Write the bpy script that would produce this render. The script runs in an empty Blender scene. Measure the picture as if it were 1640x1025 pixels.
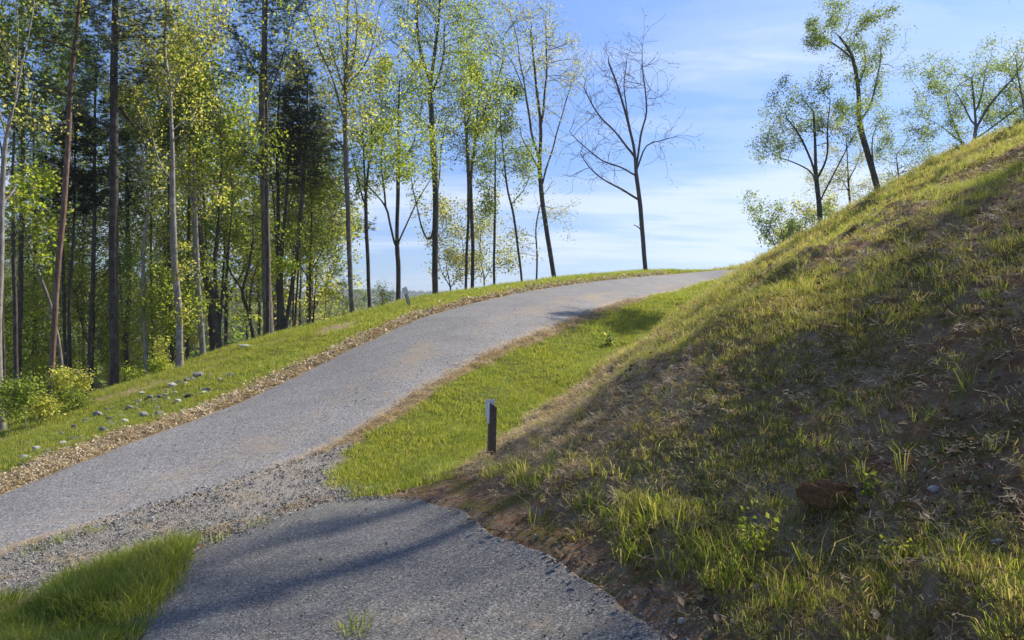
import bpy, math, random
import numpy as np
from math import radians, sin, cos, pi
R = random.Random(7)
rng = np.random.default_rng(7)
S = bpy.context.scene
COL = S.collection

# ------------------------------------------------------------------ camera
F, PX0, PY0, CZ = 1200.0, 820.0, 500.0, 1.6
cam_d = bpy.data.cameras.new('camera'); cam = bpy.data.objects.new('camera', cam_d); COL.objects.link(cam)
cam.location = (0, 0, CZ); cam.rotation_euler = (radians(90), 0, 0)
cam_d.sensor_width = 36; cam_d.lens = 36*F/1640; cam_d.shift_y = (PY0-512.5)/1640
cam_d.clip_start = .05; cam_d.clip_end = 6000
S.camera = cam
# ------------------------------------------------------------------ light
SUN = np.array([.77, .64, .84]); SUN /= np.linalg.norm(SUN)
EL = math.asin(SUN[2]); AZ = math.atan2(SUN[0], SUN[1])
W = bpy.data.worlds.new('World'); S.world = W; W.use_nodes = True
nt = W.node_tree; nt.nodes.clear()
def N(nt, t, **k):
    n = nt.nodes.new(t)
    for a, b in k.items():
        if a == 'ins':
            for i, v in b.items(): n.inputs[i].default_value = v
        else: setattr(n, a, b)
    return n
sky = N(nt, 'ShaderNodeTexSky', sky_type='NISHITA', sun_disc=False, sun_elevation=EL, sun_rotation=AZ,
        altitude=300, air_density=1.0, dust_density=.35, ozone_density=2.2)
tc = N(nt, 'ShaderNodeTexCoord'); sep = N(nt, 'ShaderNodeSeparateXYZ')
nt.links.new(tc.outputs['Generated'], sep.inputs[0])
def vmath(nt, op, a, b=None, c=None):
    n = N(nt, 'ShaderNodeMath', operation=op)
    for i, v in enumerate((a, b, c)):
        if v is None: continue
        if isinstance(v, (int, float)): n.inputs[i].default_value = v
        else: nt.links.new(v, n.inputs[i])
    return n.outputs[0]
def ramp(nt, src, stops, interp='LINEAR'):
    n = N(nt, 'ShaderNodeValToRGB'); cr = n.color_ramp; cr.interpolation = interp
    while len(cr.elements) < len(stops): cr.elements.new(.5)
    for e, (p, c) in zip(cr.elements, stops):
        e.position = p; e.color = (c, c, c, 1) if isinstance(c, (int, float)) else (*c, 1)
    nt.links.new(src, n.inputs[0]); return n.outputs[0]
def mixc(nt, f, a, b, mode='MIX'):
    n = N(nt, 'ShaderNodeMix', data_type='RGBA', blend_type=mode)
    for i, v in ((0, f), (6, a), (7, b)):
        if isinstance(v, (int, float)): n.inputs[i].default_value = v
        elif isinstance(v, tuple): n.inputs[i].default_value = (*v, 1)
        else: nt.links.new(v, n.inputs[i])
    return n.outputs[2]
zc = vmath(nt, 'MAXIMUM', sep.outputs[2], .02)
inv = vmath(nt, 'DIVIDE', 1.0, vmath(nt, 'ADD', zc, .12))
cx_ = vmath(nt, 'MULTIPLY', sep.outputs[0], inv); cy_ = vmath(nt, 'MULTIPLY', sep.outputs[1], inv)
comb = N(nt, 'ShaderNodeCombineXYZ'); nt.links.new(cx_, comb.inputs[0]); nt.links.new(cy_, comb.inputs[1])
mp = N(nt, 'ShaderNodeMapping'); mp.inputs['Rotation'].default_value = (0, 0, radians(-14)); mp.inputs['Scale'].default_value = (.55, 1.5, 1)
mp.inputs['Location'].default_value = (.35, .7, 0)
nt.links.new(comb.outputs[0], mp.inputs[0])
n1 = N(nt, 'ShaderNodeTexNoise', ins={'Scale': .9, 'Detail': 7, 'Roughness': .52, 'Distortion': .35}); nt.links.new(mp.outputs[0], n1.inputs[0])
n2 = N(nt, 'ShaderNodeTexNoise', ins={'Scale': 2.8, 'Detail': 8, 'Roughness': .6, 'Distortion': .8}); nt.links.new(mp.outputs[0], n2.inputs[0])
cl = vmath(nt, 'ADD', vmath(nt, 'MULTIPLY', n1.outputs[0], .75), vmath(nt, 'MULTIPLY', n2.outputs[0], .25))
low = ramp(nt, sep.outputs[2], [(.0, -.1), (.05, .02), (.07, .16), (.15, .20), (.20, .03), (.45, -.04), (1, 0)])
clm = ramp(nt, vmath(nt, 'ADD', cl, low), [(.52, 0), (.60, .22), (.72, .8), (1, .95)], 'EASE')
tint = mixc(nt, 1.0, sky.outputs[0], (.87, .935, 1.08), 'MULTIPLY')
cloudc = (5.3, 5.75, 6.4)
deep = ramp(nt, sep.outputs[2], [(0, (.42, .51, .66)), (.06, (.43, .52, .67)), (.2, (.53, .62, .78)), (.4, (.74, .81, .95)), (1, (.95, .97, 1))])
tint = mixc(nt, 1.0, tint, deep, 'MULTIPLY')
skyc = mixc(nt, vmath(nt, 'MULTIPLY', clm, .8), tint, cloudc)
bg = N(nt, 'ShaderNodeBackground'); bg.inputs[1].default_value = .125
nt.links.new(skyc, bg.inputs[0])
wo = N(nt, 'ShaderNodeOutputWorld'); nt.links.new(bg.outputs[0], wo.inputs[0])
sd = bpy.data.lights.new('sun', 'SUN'); sd.energy = 5.0; sd.angle = radians(.55); sd.color = (1, .915, .765)
so = bpy.data.objects.new('sun', sd); COL.objects.link(so)
from mathutils import Vector
so.rotation_euler = Vector(SUN.tolist()).to_track_quat('Z', 'Y').to_euler(); so.location = (30, 15, 40)
vs = S.view_settings; vs.view_transform = 'Standard'; vs.look = 'None'; vs.gamma = 1; vs.exposure = .55; vs.use_curve_mapping = False

# ------------------------------------------------------------------ helpers
def tag(o, label=None, cat=None, group=None, kind=None):
    if label: o['label'] = label
    if cat: o['category'] = cat
    if group: o['group'] = group
    if kind: o['kind'] = kind
    return o
def mesh(name, v, f, mat=None, smooth=True, col=None, extra=None):
    """v (n,3), f (m,3) or (m,4) array"""
    v = np.asarray(v, dtype=np.float32); f = np.asarray(f, dtype=np.int32)
    me = bpy.data.meshes.new(name)
    me.vertices.add(len(v)); me.vertices.foreach_set('co', v.ravel())
    k = f.shape[1]
    me.loops.add(f.size); me.loops.foreach_set('vertex_index', f.ravel())
    me.polygons.add(len(f)); me.polygons.foreach_set('loop_start', np.arange(len(f), dtype=np.int32)*k)
    if smooth: me.polygons.foreach_set('use_smooth', np.ones(len(f), dtype=bool))
    if col is not None:
        a = me.color_attributes.new('col', 'FLOAT_COLOR', 'POINT')
        c = np.ones((len(v), 4), dtype=np.float32); c[:, :col.shape[1]] = col; a.data.foreach_set('color', c.ravel())
    me.update(calc_edges=True); me.validate()
    if mat: me.materials.append(mat)
    return me
def link(name, me, parent=None, loc=None):
    o = bpy.data.objects.new(name, me); COL.objects.link(o)
    if parent is not None: o.parent = parent
    if loc is not None: o.location = loc
    return o
def cat_meshes(parts):
    vs_, fs_, n = [], [], 0
    for v, f in parts:
        vs_.append(v); fs_.append(np.asarray(f)+n); n += len(v)
    return np.vstack(vs_), np.vstack(fs_)
TAB = np.random.default_rng(3).random((8, 256, 256))
def vn(x, y, s=0):
    T = TAB[s % 8]; xi = np.floor(x).astype(int); yi = np.floor(y).astype(int); fx = x-xi; fy = y-yi
    fx = fx*fx*(3-2*fx); fy = fy*fy*(3-2*fy)
    a = T[xi & 255, yi & 255]; b = T[(xi+1) & 255, yi & 255]; c = T[xi & 255, (yi+1) & 255]; d = T[(xi+1) & 255, (yi+1) & 255]
    return (a*(1-fx)+b*fx)*(1-fy)+(c*(1-fx)+d*fx)*fy
def fbm(x, y, o=4, s=0, g=.5):
    t = 0; a = 1; w = 0; f = 1
    for i in range(o):
        t = t+a*vn(x*f+17.3*i+s*5.1, y*f+9.7*i+s*3.3, s+i); w += a; a *= g; f *= 2.03
    return t/w
def sst(a, b, x):
    t = np.clip((x-a)/(b-a), 0, 1); return t*t*(3-2*t)
def P(px, py, d): return ((px-PX0)/F*d, d, CZ+(PY0-py)/F*d)

# ------------------------------------------------------------------ terrain height field
def smooth_line(pts, k=8):
    pts = np.asarray(pts, float); out = []
    q = np.vstack([2*pts[0]-pts[1], pts, 2*pts[-1]-pts[-2]])
    for i in range(1, len(q)-2):
        for t in np.linspace(0, 1, k, endpoint=False):
            out.append(.5*((2*q[i])+(-q[i-1]+q[i+1])*t+(2*q[i-1]-5*q[i]+4*q[i+1]-q[i+2])*t*t+(-q[i-1]+3*q[i]-3*q[i+1]+q[i+2])*t**3))
    out.append(pts[-1]); return np.array(out)
RLP = [(0,790,9.5),(200,710,12),(400,635,15.5),(600,540,21.2),(700,500,25.2),(850,465,32),(1000,445,41),(1100,437,49),(1200,430,59)]
RRP = [(0,920,6.0),(200,840,7.2),(380,790,8.36),(560,700,11),(700,610,14.5),(800,560,17.5),(900,520,21.5),(1000,484,28),(1090,463,36),(1170,447,46)]
RL3 = smooth_line([P(*q) for q in RLP], 4); RR3 = smooth_line([P(*q) for q in RRP], 4)
cp = [tuple(q) for q in RL3]+[tuple(q) for q in RR3]+[P(*a) for a in [
 # verge rim
 (0,700,15.5),(150,640,18),(300,595,20.8),(430,545,24),(560,512,27.5),(640,490,30),(700,475,33.5),(800,462,38),(880,452,43),(1033,438,52),(1210,426,66),
 (100,700,13.3),(300,640,16.6),(500,560,21.3),
 # shoulder, drive
 (0,960,5.3),(290,870,6.4),(0,1025,4.5),(130,1000,4.85),(600,1025,3.7),(300,880,5.9),(520,810,7.0),(600,798,7.1),(720,810,6.6),(800,860,5.4),(1000,950,4.3),(1080,1025,3.65),(300,1025,4.0),
 # ditch
 (665,768,8.5),(700,750,9.5),(790,690,12),(880,640,14.7),(1000,572,19),(1070,520,25),(1140,475,34),
 (600,740,9.4),(700,680,11.4),(800,620,14.3),
 ]]
TOE = [(-6,2.2,.1),(0,1.6,.05),(3,1.05,0.02),(4.2,.75,0),(5.3,.3,0),(6.4,-.15,-.08),(7.6,-.75,-.16),(9.0,-.8,-.38),(10.5,-.25,-.36),(12,.05,-.26),(14.7,1.1,-.02),(19,3.3,.55),(25,5.8,1.3),(34,9.6,2.4),(47,14.5,3.8)]
CREST = [(-6,9.3,4.9),(0,9.3,4.9),(5.3,9.5,4.9),(10,9.6,4.95),(13.8,9.42,5.0),(18.1,10.26,5.0),(22.7,11.35,5.02),(28,12.7,5.15),(34,13.6,5.0),(45,16.1,5.05),(60,19.9,5.3)]
ty = np.array([t[0] for t in TOE]); tx = np.array([t[1] for t in TOE]); tz = np.array([t[2] for t in TOE])
cy = np.array([t[0] for t in CREST]); cxx = np.array([t[1] for t in CREST]); cz = np.array([t[2] for t in CREST])
for y in (-6, 0, 3, 5.3, 7.6, 10.5, 14, 18.1, 22.7, 28, 34, 42):
    a, az = np.interp(y, ty, tx), np.interp(y, ty, tz); b, bz = np.interp(y, cy, cxx), np.interp(y, cy, cz)
    cp.append((a, y, az))
    for t in (.25, .55, .85):
        cp.append((a+(b-a)*t, y, az+(bz-az)*(t+.06*sin(pi*t))))
    cp.append((b, y, bz)); cp.append((b+1.2, y, bz+.22)); cp.append((b+6, y, bz+.3)); cp.append((b+22, y, bz+.2)); cp.append((b+60, y, bz-4))
cp += [(16.1,45,5.05),(19.9,60,5.25),(26,60,5.4),(40,62,5.3),(30,80,5.2),(60,80,3.5),(24,100,3),(60,110,-2),(0,-6,0),(-3,-6,-.3),(0,0,0),(-3,1,-.25),(-5,-2,-.8),(-9,4,-1.2),(-9,-6,-1.6)]
rim = [(0,700,15.5),(150,640,18),(300,595,20.8),(430,545,24),(560,512,27.5),(640,490,30),(700,475,33.5),(800,462,38),(880,452,43),(1033,438,52),(1210,426,66)]
for i, (a, b, d) in enumerate(rim):
    x, y, z = P(a, b, d)
    nx, ny = (-.93, .36) if i < 6 else (-.5, .86)
    for q, dz in ((1.5, .25), (5, 1.5), (14, 5.0), (32, 11), (60, 18)):
        cp.append((x+nx*q, y+ny*q, z-dz))
cp += [(-14,8,-2.2),(-20,0,-4),(-30,5,-8),(-50,0,-14),(-16,-8,-4),(-60,60,-18),(-80,20,-19),(-60,110,-19),(0,120,-17),(-110,60,-19),(110,60,-12),(110,0,-8),(100,120,-16),(60,-10,1),(40,-10,4)]
cp = np.array(cp)
# drop near duplicates
keep = []
for i, p in enumerate(cp):
    if all((cp[j, 0]-p[0])**2+(cp[j, 1]-p[1])**2 > (.55 if i < 200 else .3)**2 for j in keep): keep.append(i)
cp = cp[keep]
def tps(r2): return .5*r2*np.log(r2+1e-9)
n = len(cp); r2 = ((cp[:, None, :2]-cp[None, :, :2])**2).sum(-1)
K = tps(r2)+np.eye(n)*.5; Pm = np.c_[np.ones(n), cp[:, :2]]
A = np.zeros((n+3, n+3)); A[:n, :n] = K; A[:n, n:] = Pm; A[n:, :n] = Pm.T
wts = np.linalg.solve(A, np.r_[cp[:, 2], 0, 0, 0])
def H0(x, y):
    x = np.atleast_1d(np.asarray(x, float)); y = np.atleast_1d(np.asarray(y, float)); sh = x.shape; x = x.ravel(); y = y.ravel()
    out = np.empty(len(x))
    for i in range(0, len(x), 20000):
        xs, ys = x[i:i+20000], y[i:i+20000]
        r = (xs[:, None]-cp[None, :, 0])**2+(ys[:, None]-cp[None, :, 1])**2
        out[i:i+20000] = tps(r)@wts[:n]+wts[n]+wts[n+1]*xs+wts[n+2]*ys
    return out.reshape(sh)
# cache on a grid, bilinear lookup
GX = np.unique(np.r_[np.arange(-120, -12, 2.), np.arange(-12, 20, .2), np.arange(20, 121, 2.)])
GY = np.unique(np.r_[np.arange(-14, 0, 1.), np.arange(0, 30, .2), np.arange(30, 70, .6), np.arange(70, 131, 2.)])
GZ = H0(*np.meshgrid(GX, GY, indexing='ij'))
def Hs(x, y):
    x = np.asarray(x, float); y = np.asarray(y, float)
    xc = np.clip(x, GX[0], GX[-1]-1e-6); yc = np.clip(y, GY[0], GY[-1]-1e-6)
    i = np.clip(np.searchsorted(GX, xc, side='right')-1, 0, len(GX)-2); j = np.clip(np.searchsorted(GY, yc, side='right')-1, 0, len(GY)-2)
    fx = (xc-GX[i])/(GX[i+1]-GX[i]); fy = (yc-GY[j])/(GY[j+1]-GY[j])
    z = (GZ[i, j]*(1-fx)+GZ[i+1, j]*fx)*(1-fy)+(GZ[i, j+1]*(1-fx)+GZ[i+1, j+1]*fx)*fy
    far = np.maximum(np.maximum(np.abs(x)-100, y-112), -12-y)
    k = sst(0, 60, far)
    hill = 36*np.exp(-((x+290)/190)**2-((y-430)/130)**2)+22*np.exp(-((x+330)/90)**2-((y-230)/90)**2)
    hill = hill+(40+7*np.sin(x/170+1)+5*np.sin(x/61))*sst(760, 1250, y)*(1-.35*sst(1320, 1700, y))
    return z*(1-k)+(-20+hill*k)*k+(-20)*0*k
def hit(px, py, d0=1.5, d1=90, steps=400):
    """depth where the ray through a photo pixel meets the ground"""
    px = np.atleast_1d(px).astype(float); py = np.atleast_1d(py).astype(float)
    out = np.full(len(px), np.nan)
    ds = np.geomspace(d0, d1, steps)
    for k in range(len(px)):
        x = (px[k]-PX0)/F*ds; z = CZ+(PY0-py[k])/F*ds
        g = Hs(x, ds)-z; w = np.nonzero(g > 0)[0]
        if len(w):
            i = w[0]
            out[k] = ds[i] if i == 0 else ds[i-1]+(ds[i]-ds[i-1])*(-g[i-1])/(g[i]-g[i-1])
    return out
def wpt(px, py):
    d = float(hit(px, py)[0]); return ((px-PX0)/F*d, d)
def poly_w(pts): return np.array([wpt(*p) for p in pts])
def inside(poly, x, y):
    c = np.zeros(np.shape(x), bool); m = len(poly)
    for i in range(m):
        x0, y0 = poly[i]; x1, y1 = poly[(i+1) % m]
        if y0 == y1: continue
        c ^= ((y0 > y) != (y1 > y)) & (x < (x1-x0)*(y-y0)/(y1-y0)+x0)
    return c
def dist_poly(poly, x, y, closed=True):
    best = np.full(np.shape(x), 1e9); m = len(poly)
    for i in range(m if closed else m-1):
        a = poly[i]; b = poly[(i+1) % m]; ab = b-a; L = ab@ab+1e-12
        t = np.clip(((x-a[0])*ab[0]+(y-a[1])*ab[1])/L, 0, 1)
        best = np.minimum(best, np.hypot(x-a[0]-t*ab[0], y-a[1]-t*ab[1]))
    return best
RL = np.array([P(*a)[:2] for a in RLP]); RR = np.array([P(*a)[:2] for a in [(0,895,6.6),(200,825,7.6),(380,775,8.8)]+RRP[3:]])
RL = smooth_line(np.vstack([[-8.5,-12],[-7.4,0],[-6.9,5], RL, [32,69],[48,75]]))
RR = smooth_line(np.vstack([[-4.6,-12],[-4.3,0],[-4.0,4], RR, [21,56],[34,63],[50,68]]))
ROAD = np.vstack([RL, RR[::-1]])
DRIVE = np.vstack([poly_w([(205,1022),(252,965),(268,930),(300,885),(380,850),(470,818),(540,803),(600,797),(680,799),(740,818),(800,847),(890,885),(960,925),(1030,968),(1085,1022)]), [[1.15,2.6],[1.5,-4],[-3,-4],[-2.2,3.2]]])
SHOULDER = np.vstack([poly_w([(0,968),(150,925),(285,875),(300,888),(400,850),(480,815),(610,800),(560,770),(520,755),(560,712),(470,740),(380,765),(200,820),(0,890)]), [[-4.1,4],[-3.3,4.5]]])
def toe_x(y): return np.interp(y, ty, tx)
def crest_x(y): return np.interp(y, cy, cxx)
def zones(x, y):
    rd = dist_poly(ROAD, x, y); rd = np.where(inside(ROAD, x, y), -rd, rd)
    dd = dist_poly(DRIVE, x, y); dd = np.where(inside(DRIVE, x, y), -dd, dd)
    sh = dist_poly(SHOULDER, x, y); sh = np.where(inside(SHOULDER, x, y), -sh, sh)
    bank = sst(-.1, .6, x-toe_x(y))*sst(-9, -3, 50-y)
    return rd, dd, sh, bank
def H(x, y, z_=None):
    """final ground height, with the clods of the bank and the small lumps of the turf"""
    x = np.asarray(x, float); y = np.asarray(y, float)
    rd, dd, sh, bank = zones(x, y) if z_ is None else z_
    z = Hs(x, y)
    hard = np.minimum(np.minimum(rd, dd), sh)
    off = sst(.0, .35, hard)
    n1 = fbm(x/1.1+3, y/2.6+8, 3, 1)-.5; n2 = fbm(x/.33, y/.5, 3, 2)-.5; n3 = fbm(x/.12, y/.13, 2, 5)-.5
    nb = np.clip(fbm(x/.5+40, y/1.2+7, 3, 4)-.52, 0, 1)
    fade = 1/(1+np.maximum(y-14, 0)/14)
    z = z+off*bank*(.26*n1+.13*n2*fade+.06*n3*fade+.5*nb*fade)
    z = z+off*(1-bank)*(.10*(fbm(x/1.3, y/1.3, 3, 6)-.5)+.05*n2)
    z = z-.035*sst(.05, -.1, np.minimum(rd, dd))
    # washed-out hollow at the head of the ditch
    hx, hy = HOLE; z = z-.16*np.exp(-(((x-hx)/.28)**2+((y-hy)/.4)**2))
    hx, hy = HOLE2; z = z-.14*np.exp(-(((x-hx)/.3)**2+((y-hy)/.35)**2))
    return z
HOLE = wpt(660, 768); HOLE2 = wpt(150, 1010)

# ------------------------------------------------------------------ materials
def newmat(name):
    m = bpy.data.materials.new(name); m.use_nodes = True; t = m.node_tree; t.nodes.clear()
    o = N(t, 'ShaderNodeOutputMaterial'); return m, t, o
def texn(t, vec, scale, detail=4, rough=.55, dist=0, typ='ShaderNodeTexNoise'):
    n = N(t, typ, ins={'Scale': scale})
    if typ == 'ShaderNodeTexNoise':
        n.inputs['Detail'].default_value = detail; n.inputs['Roughness'].default_value = rough; n.inputs['Distortion'].default_value = dist
    t.links.new(vec, n.inputs['Vector']); return n
def pbsdf(t, out, col, rough=.85, bump=None, bs=.3, bd=.02, spec=.25):
    p = N(t, 'ShaderNodeBsdfPrincipled'); p.inputs['Specular IOR Level'].default_value = spec
    if isinstance(col, tuple): p.inputs['Base Color'].default_value = (*col, 1)
    else: t.links.new(col, p.inputs['Base Color'])
    if isinstance(rough, float): p.inputs['Roughness'].default_value = rough
    else: t.links.new(rough, p.inputs['Roughness'])
    if bump is not None:
        b = N(t, 'ShaderNodeBump', ins={'Strength': bs, 'Distance': bd}); t.links.new(bump, b.inputs['Height']); t.links.new(b.outputs[0], p.inputs['Normal'])
    if out is not None: t.links.new(p.outputs[0], out.inputs[0])
    return p
def geo_pos(t): return N(t, 'ShaderNodeNewGeometry').outputs['Position']

def ground_mat():
    m, t, o = newmat('ground_soil_and_turf'); pos = geo_pos(t)
    a = N(t, 'ShaderNodeVertexColor', layer_name='col'); s = N(t, 'ShaderNodeSeparateColor'); t.links.new(a.outputs[0], s.inputs[0])
    turf, straw, bank = s.outputs[0], s.outputs[1], s.outputs[2]
    nA = texn(t, pos, 1.3, 6).outputs[0]; nB = texn(t, pos, 9, 6, .65).outputs[0]; nC = texn(t, pos, 55, 4, .7).outputs[0]
    soil = mixc(t, ramp(t, nA, [(.35, 0), (.65, 1)]), (.17, .092, .050), (.26, .14, .072))
    soil = mixc(t, ramp(t, nB, [(.4, 0), (.62, 1)]), soil, (.28, .205, .13))
    moss = mixc(t, ramp(t, nC, [(.35, 0), (.7, 1)]), (.085, .078, .022), (.21, .17, .045))
    soil = mixc(t, ramp(t, texn(t, pos, 2.6, 5, .6).outputs[0], [(.47, 0), (.60, .85)]), soil, moss)
    dry = mixc(t, ramp(t, nC, [(.35, 0), (.65, 1)]), (.20, .145, .085), (.46, .36, .22))
    green = mixc(t, ramp(t, nB, [(.3, 0), (.7, 1)]), (.075, .095, .018), (.15, .175, .035))
    green = mixc(t, ramp(t, nC, [(.52, 0), (.72, .6)]), green, (.15, .12, .05))
    grav = mixc(t, ramp(t, nC, [(.35, 0), (.65, 1)]), (.15, .135, .12), (.42, .385, .335))
    jit = vmath(t, 'MULTIPLY', vmath(t, 'SUBTRACT', nB, .5), 1.1)
    c = mixc(t, bank, grav, soil)
    c = mixc(t, ramp(t, vmath(t, 'ADD', straw, jit), [(.38, 0), (.62, 1)]), c, dry)
    c = mixc(t, ramp(t, vmath(t, 'ADD', turf, jit), [(.35, 0), (.65, 1)]), c, green)
    h = vmath(t, 'ADD', vmath(t, 'MULTIPLY', nB, 1.0), vmath(t, 'MULTIPLY', nC, .35))
    pbsdf(t, o, c, .95, h, .9, .05, .1); return m
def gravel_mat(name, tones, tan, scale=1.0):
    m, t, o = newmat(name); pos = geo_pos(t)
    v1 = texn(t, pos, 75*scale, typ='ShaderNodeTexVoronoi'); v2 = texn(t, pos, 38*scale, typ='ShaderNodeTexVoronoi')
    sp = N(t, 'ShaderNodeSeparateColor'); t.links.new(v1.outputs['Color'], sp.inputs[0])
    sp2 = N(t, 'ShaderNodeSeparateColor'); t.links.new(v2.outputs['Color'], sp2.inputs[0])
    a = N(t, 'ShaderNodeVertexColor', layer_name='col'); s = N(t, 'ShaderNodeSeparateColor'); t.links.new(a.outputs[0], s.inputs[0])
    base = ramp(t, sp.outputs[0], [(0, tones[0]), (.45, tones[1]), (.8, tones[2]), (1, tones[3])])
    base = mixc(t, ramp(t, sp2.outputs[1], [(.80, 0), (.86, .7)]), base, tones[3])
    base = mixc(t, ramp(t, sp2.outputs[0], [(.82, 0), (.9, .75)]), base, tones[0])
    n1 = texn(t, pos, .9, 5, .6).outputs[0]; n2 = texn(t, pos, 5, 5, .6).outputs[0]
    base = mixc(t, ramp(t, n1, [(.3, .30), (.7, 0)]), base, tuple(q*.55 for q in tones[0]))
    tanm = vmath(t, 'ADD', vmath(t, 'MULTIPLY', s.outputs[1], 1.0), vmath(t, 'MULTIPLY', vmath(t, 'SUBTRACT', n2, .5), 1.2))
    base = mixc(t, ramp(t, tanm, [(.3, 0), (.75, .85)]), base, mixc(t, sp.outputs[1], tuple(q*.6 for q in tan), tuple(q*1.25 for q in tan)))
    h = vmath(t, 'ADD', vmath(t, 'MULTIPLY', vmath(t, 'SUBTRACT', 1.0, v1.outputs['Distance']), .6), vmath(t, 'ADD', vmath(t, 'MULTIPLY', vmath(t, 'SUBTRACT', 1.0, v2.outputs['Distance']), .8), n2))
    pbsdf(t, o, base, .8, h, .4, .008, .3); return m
class _O: pass
def leaf_mat(name, trans=.5, rough=.5, boost=1.5, spec=.3, patch=False):
    m, t, o = newmat(name); a = N(t, 'ShaderNodeVertexColor', layer_name='col')
    if patch:      # dry and dark patches in the sward
        pos = geo_pos(t); n1 = texn(t, pos, .9, 4, .6).outputs[0]; n2 = texn(t, pos, 4.5, 4, .65).outputs[0]
        c = mixc(t, ramp(t, n1, [(.42, 0), (.66, .65)]), a.outputs[0], mixc(t, 1.0, a.outputs[0], (1.18, 1.02, 1.0), 'MULTIPLY'))
        c = mixc(t, ramp(t, n2, [(.5, 0), (.68, .55)]), c, mixc(t, 1.0, a.outputs[0], (.55, .66, .7), 'MULTIPLY'))
        c = mixc(t, ramp(t, vmath(t, 'ADD', n1, n2), [(1.08, 0), (1.3, .5)]), c, (.40, .31, .15))
        a = _O(); a.outputs = [c]
    p = pbsdf(t, None, a.outputs[0], rough, spec=spec)
    tr = N(t, 'ShaderNodeBsdfTranslucent'); t.links.new(mixc(t, 1.0, a.outputs[0], (boost*1.05, boost*1.05, boost*.65), 'MULTIPLY'), tr.inputs[0])
    mx = N(t, 'ShaderNodeMixShader'); mx.inputs[0].default_value = trans
    t.links.new(p.outputs[0], mx.inputs[1]); t.links.new(tr.outputs[0], mx.inputs[2]); t.links.new(mx.outputs[0], o.inputs[0]); return m
def bark_mat(name, c0, c1, lich, lamt):
    m, t, o = newmat(name); pos = N(t, 'ShaderNodeTexCoord').outputs['Object']
    mpn = N(t, 'ShaderNodeMapping'); mpn.inputs['Scale'].default_value = (1, 1, .18); t.links.new(pos, mpn.inputs[0])
    a = texn(t, mpn.outputs[0], 30, 6, .7).outputs[0]; b = texn(t, pos, 3.2, 6, .65).outputs[0]
    c = mixc(t, ramp(t, a, [(.35, 0), (.65, 1)]), c0, c1)
    c = mixc(t, ramp(t, b, [(.5, 0), (.6, lamt)]), c, lich)
    pbsdf(t, o, c, .92, a, .8, .03, .15); return m
def plain(name, c0, c1, scale=20, rough=.8, bs=.3, spec=.25, bd=.01):
    m, t, o = newmat(name); pos = N(t, 'ShaderNodeTexCoord').outputs['Object']
    a = texn(t, pos, scale, 6, .65).outputs[0]
    pbsdf(t, o, mixc(t, ramp(t, a, [(.35, 0), (.65, 1)]), c0, c1), rough, a, bs, bd, spec); return m
M = dict(
 ground=ground_mat(),
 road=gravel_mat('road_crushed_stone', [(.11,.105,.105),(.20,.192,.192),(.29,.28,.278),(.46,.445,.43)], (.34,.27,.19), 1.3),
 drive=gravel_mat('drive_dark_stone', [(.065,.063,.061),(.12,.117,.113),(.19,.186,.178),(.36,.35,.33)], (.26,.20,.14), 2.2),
 leaf=leaf_mat('leaves', .6, .45, 2.3), needle=leaf_mat('needles', .25, .5, 1.2), blade=leaf_mat('grass_blades', .5, .5, 1.9, patch=True),
 bark_grey=bark_mat('bark_grey', (.08,.068,.058), (.24,.21,.18), (.34,.33,.29), .5),
 bark_dark=bark_mat('bark_dark', (.035,.029,.025), (.115,.097,.082), (.17,.16,.14), .4),
 bark_pale=bark_mat('bark_pale', (.17,.15,.13), (.34,.31,.27), (.46,.44,.40), .6),
 bark_red=bark_mat('bark_red', (.09,.055,.042), (.26,.17,.13), (.30,.24,.20), .4),
 rock=plain('rock', (.13,.125,.12), (.34,.325,.30), 9, .85, .6), rockw=plain('pale_rock', (.30,.285,.26), (.55,.53,.49), 12, .8, .5),
 rockd=plain('mossy_rock', (.05,.055,.035), (.16,.15,.12), 11, .9, .6),
 stone=plain('gravel_stone', (.22,.21,.20), (.50,.475,.44), 1.6, .75, .2), wood=plain('weathered_dark_wood', (.09,.066,.048), (.20,.15,.11), 25, .8, .4),
 white=plain('white_plate', (.72,.72,.70), (.80,.80,.78), 6, .45, .02), wood_pale=plain('pale_wood', (.38,.33,.26), (.55,.50,.42), 25, .8, .3),
 earth=plain('bank_earth', (.14,.078,.042), (.31,.185,.10), 18, .95, .8, .05, .03),
 straw=leaf_mat('straw', .25, .6, 1.2), clod=plain('earth_clod', (.20,.10,.045), (.46,.27,.13), 26, .95, 1.0, .05, .03),
)

# ------------------------------------------------------------------ ground sheet
def axis(segs):
    out = [segs[0][0]]
    for a, b, s0, s1 in segs:
        x = a; L = b-a
        while x < b-1e-6:
            s = s0+(s1-s0)*(x-a)/L; x = min(b, x+s); out.append(x)
    return np.unique(np.round(np.array(out), 5))
AX = axis([(-1700,-110,40,14),(-110,-14,9,.7),(-14,-4.5,.5,.09),(-4.5,6,.065,.065),(6,12,.065,.10),(12,20,.10,.7),(20,110,.8,9),(110,1700,16,60)])
AY = axis([(-60,-2,8,.6),(-2,2,.5,.09),(2,11,.065,.065),(11,24,.065,.13),(24,62,.14,.55),(62,120,.6,8),(120,2200,14,60)])
gx, gy = np.meshgrid(AX, AY, indexing='ij'); x = gx.ravel(); y = gy.ravel()
near = (np.abs(x) < 100) & (y < 115) & (y > -20)
z = Hs(x, y); masks = np.zeros((len(x), 3)); masks[:, 0] = .6; masks[:, 2] = 1
xi, yi = x[near], y[near]; zz = zones(xi, yi); z[near] = H(xi, yi, zz)
far = ~near
rd, dd, sh, bank = zz
hard = np.minimum(np.minimum(rd, dd), sh)
LW = np.array([wpt(px, py) for px, py in [(720,775),(790,722),(850,680),(900,655)]])
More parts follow.
